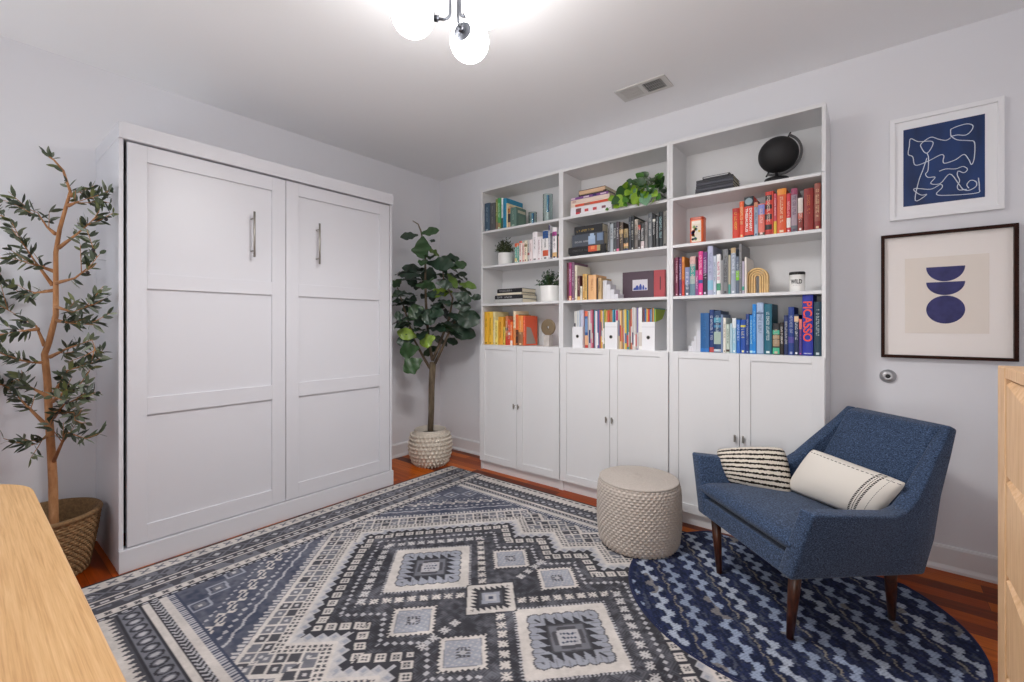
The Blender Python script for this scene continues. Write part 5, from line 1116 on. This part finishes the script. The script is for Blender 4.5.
# candle cup
t = thing('candle', 'white ceramic candle cup with black rim and lettering', 'candle', (3.0845, -.20, S3))
B().lathe([(.0001, 0), (.034, 0), (.037, .004), (.037, .094), (.0345, .094), (.0345, .03), (.0001, .03)], n=48, cap=False).build('cup', mat('white_ceramic', 'ecebe8', .25), t, smooth=True)
B().lathe([(.0345, .094), (.0376, .094), (.0376, .109), (.036, .110), (.0001, .1095)], n=48, cap=False).build('rim_lid', mat('black_lid', '242324', .5), t, smooth=True)
for body, zc, ln_, ht, hc in (('WILD', .056, .054, .024, '2a2a2c'),):
    o = fit_text('lettering', body, (0, 0, zc), ln_, ht, paint(hc), t, False)
    for v in o.data.vertices: a = v.co.x/.0372; v.co.y += 0; rr_ = .0380-v.co.y*2; v.co.x, v.co.y = math.sin(a)*rr_, -math.cos(a)*rr_
q = B()
for k in range(5):
    a = -.42+.2*k; q.tube([(math.sin(a)*.0372, -math.cos(a)*.0372, .036), (math.sin(a+.12)*.0372, -math.cos(a+.12)*.0372, .036)], .0009, 5)
q.build('small_print_line', paint('6a6a6c'), t)

# ------------------------------------------------------------------ light and camera
wd = bpy.data.worlds.new('sky'); SC.world = wd; wd.use_nodes = True
bg = wd.node_tree.nodes['Background']; bg.inputs['Color'].default_value = (.72, .84, 1, 1); bg.inputs['Strength'].default_value = .12
la = bpy.data.lights.new('added_window_lamp', 'AREA'); la.shape = 'RECTANGLE'; la.size = 1.4; la.size_y = 1.2; la.energy = WINDOW_FILL; la.color = (.86, .93, 1)  # fill lamp added just outside the unseen window
lo = bpy.data.objects.new('added_window_fill', la); COL.objects.link(lo); lo.location = ((WX0+WX1)/2, YF-.14, 1.6); lo.rotation_euler = (PI/2, 0, 0); lo.rotation_euler = (-PI/2, 0, PI); lo.rotation_euler = Vector((.0, 1, 0)).to_track_quat('-Z', 'Z').to_euler()
lg = bpy.data.lights.new('added_ceiling_fill', 'AREA'); lg.shape = 'RECTANGLE'; lg.size = 2.2; lg.size_y = 1.2; lg.energy = CEILING_FILL; lg.color = (1, .99, .98)  # lamp added low outside the window to brighten the ceiling
go = bpy.data.objects.new('added_ceiling_fill', lg); COL.objects.link(go); go.location = ((WX0+WX1)/2, YF-.75, .25); go.rotation_euler = Vector((.5, .75, .5)).to_track_quat('-Z', 'Z').to_euler()
lh = bpy.data.lights.new('added_doorway_fill', 'AREA'); lh.shape = 'RECTANGLE'; lh.size = .85; lh.size_y = 1.7; lh.energy = DOORWAY_FILL; lh.color = (1, .985, .97)  # lamp added behind the unseen doorway to fill the right wall and ceiling
ho = bpy.data.objects.new('added_doorway_fill', lh); COL.objects.link(ho); ho.location = (3.4, YF-.35, 1.25); ho.rotation_euler = Vector((-.12, 1, .62)).to_track_quat('-Z', 'Z').to_euler()
for i, (gx, gy) in enumerate(GL):     # the bulb's downward light under each globe
    sl_ = bpy.data.lights.new('bulb', 'SPOT'); sl_.energy = BULB; sl_.spot_size = math.radians(176); sl_.spot_blend = .75; sl_.shadow_soft_size = .06; sl_.color = (1, .985, .98)
    so = bpy.data.objects.new('bulb', sl_); COL.objects.link(so); so.location = (gx, gy, HG-.15)
cd = bpy.data.cameras.new('camera'); cam = bpy.data.objects.new('camera', cd); COL.objects.link(cam)
cam.location = (3.4172, -3.1456, 1.2176); cam.rotation_euler = (PI/2, 0, .6895)
cd.sensor_width = 36; cd.lens = 452.6878*36/1024; cd.shift_x = (512-502.4447)/1024; cd.shift_y = (325.415-341)/1024; cd.clip_start = .05
SC.camera = cam
vs_ = SC.view_settings; vs_.view_transform = 'Standard'; vs_.look = 'None'; vs_.gamma = 1; vs_.exposure = EXPOSURE; vs_.use_curve_mapping = False
SC.cycles.max_bounces = 10; SC.cycles.diffuse_bounces = 6; SC.cycles.sample_clamp_indirect = 6
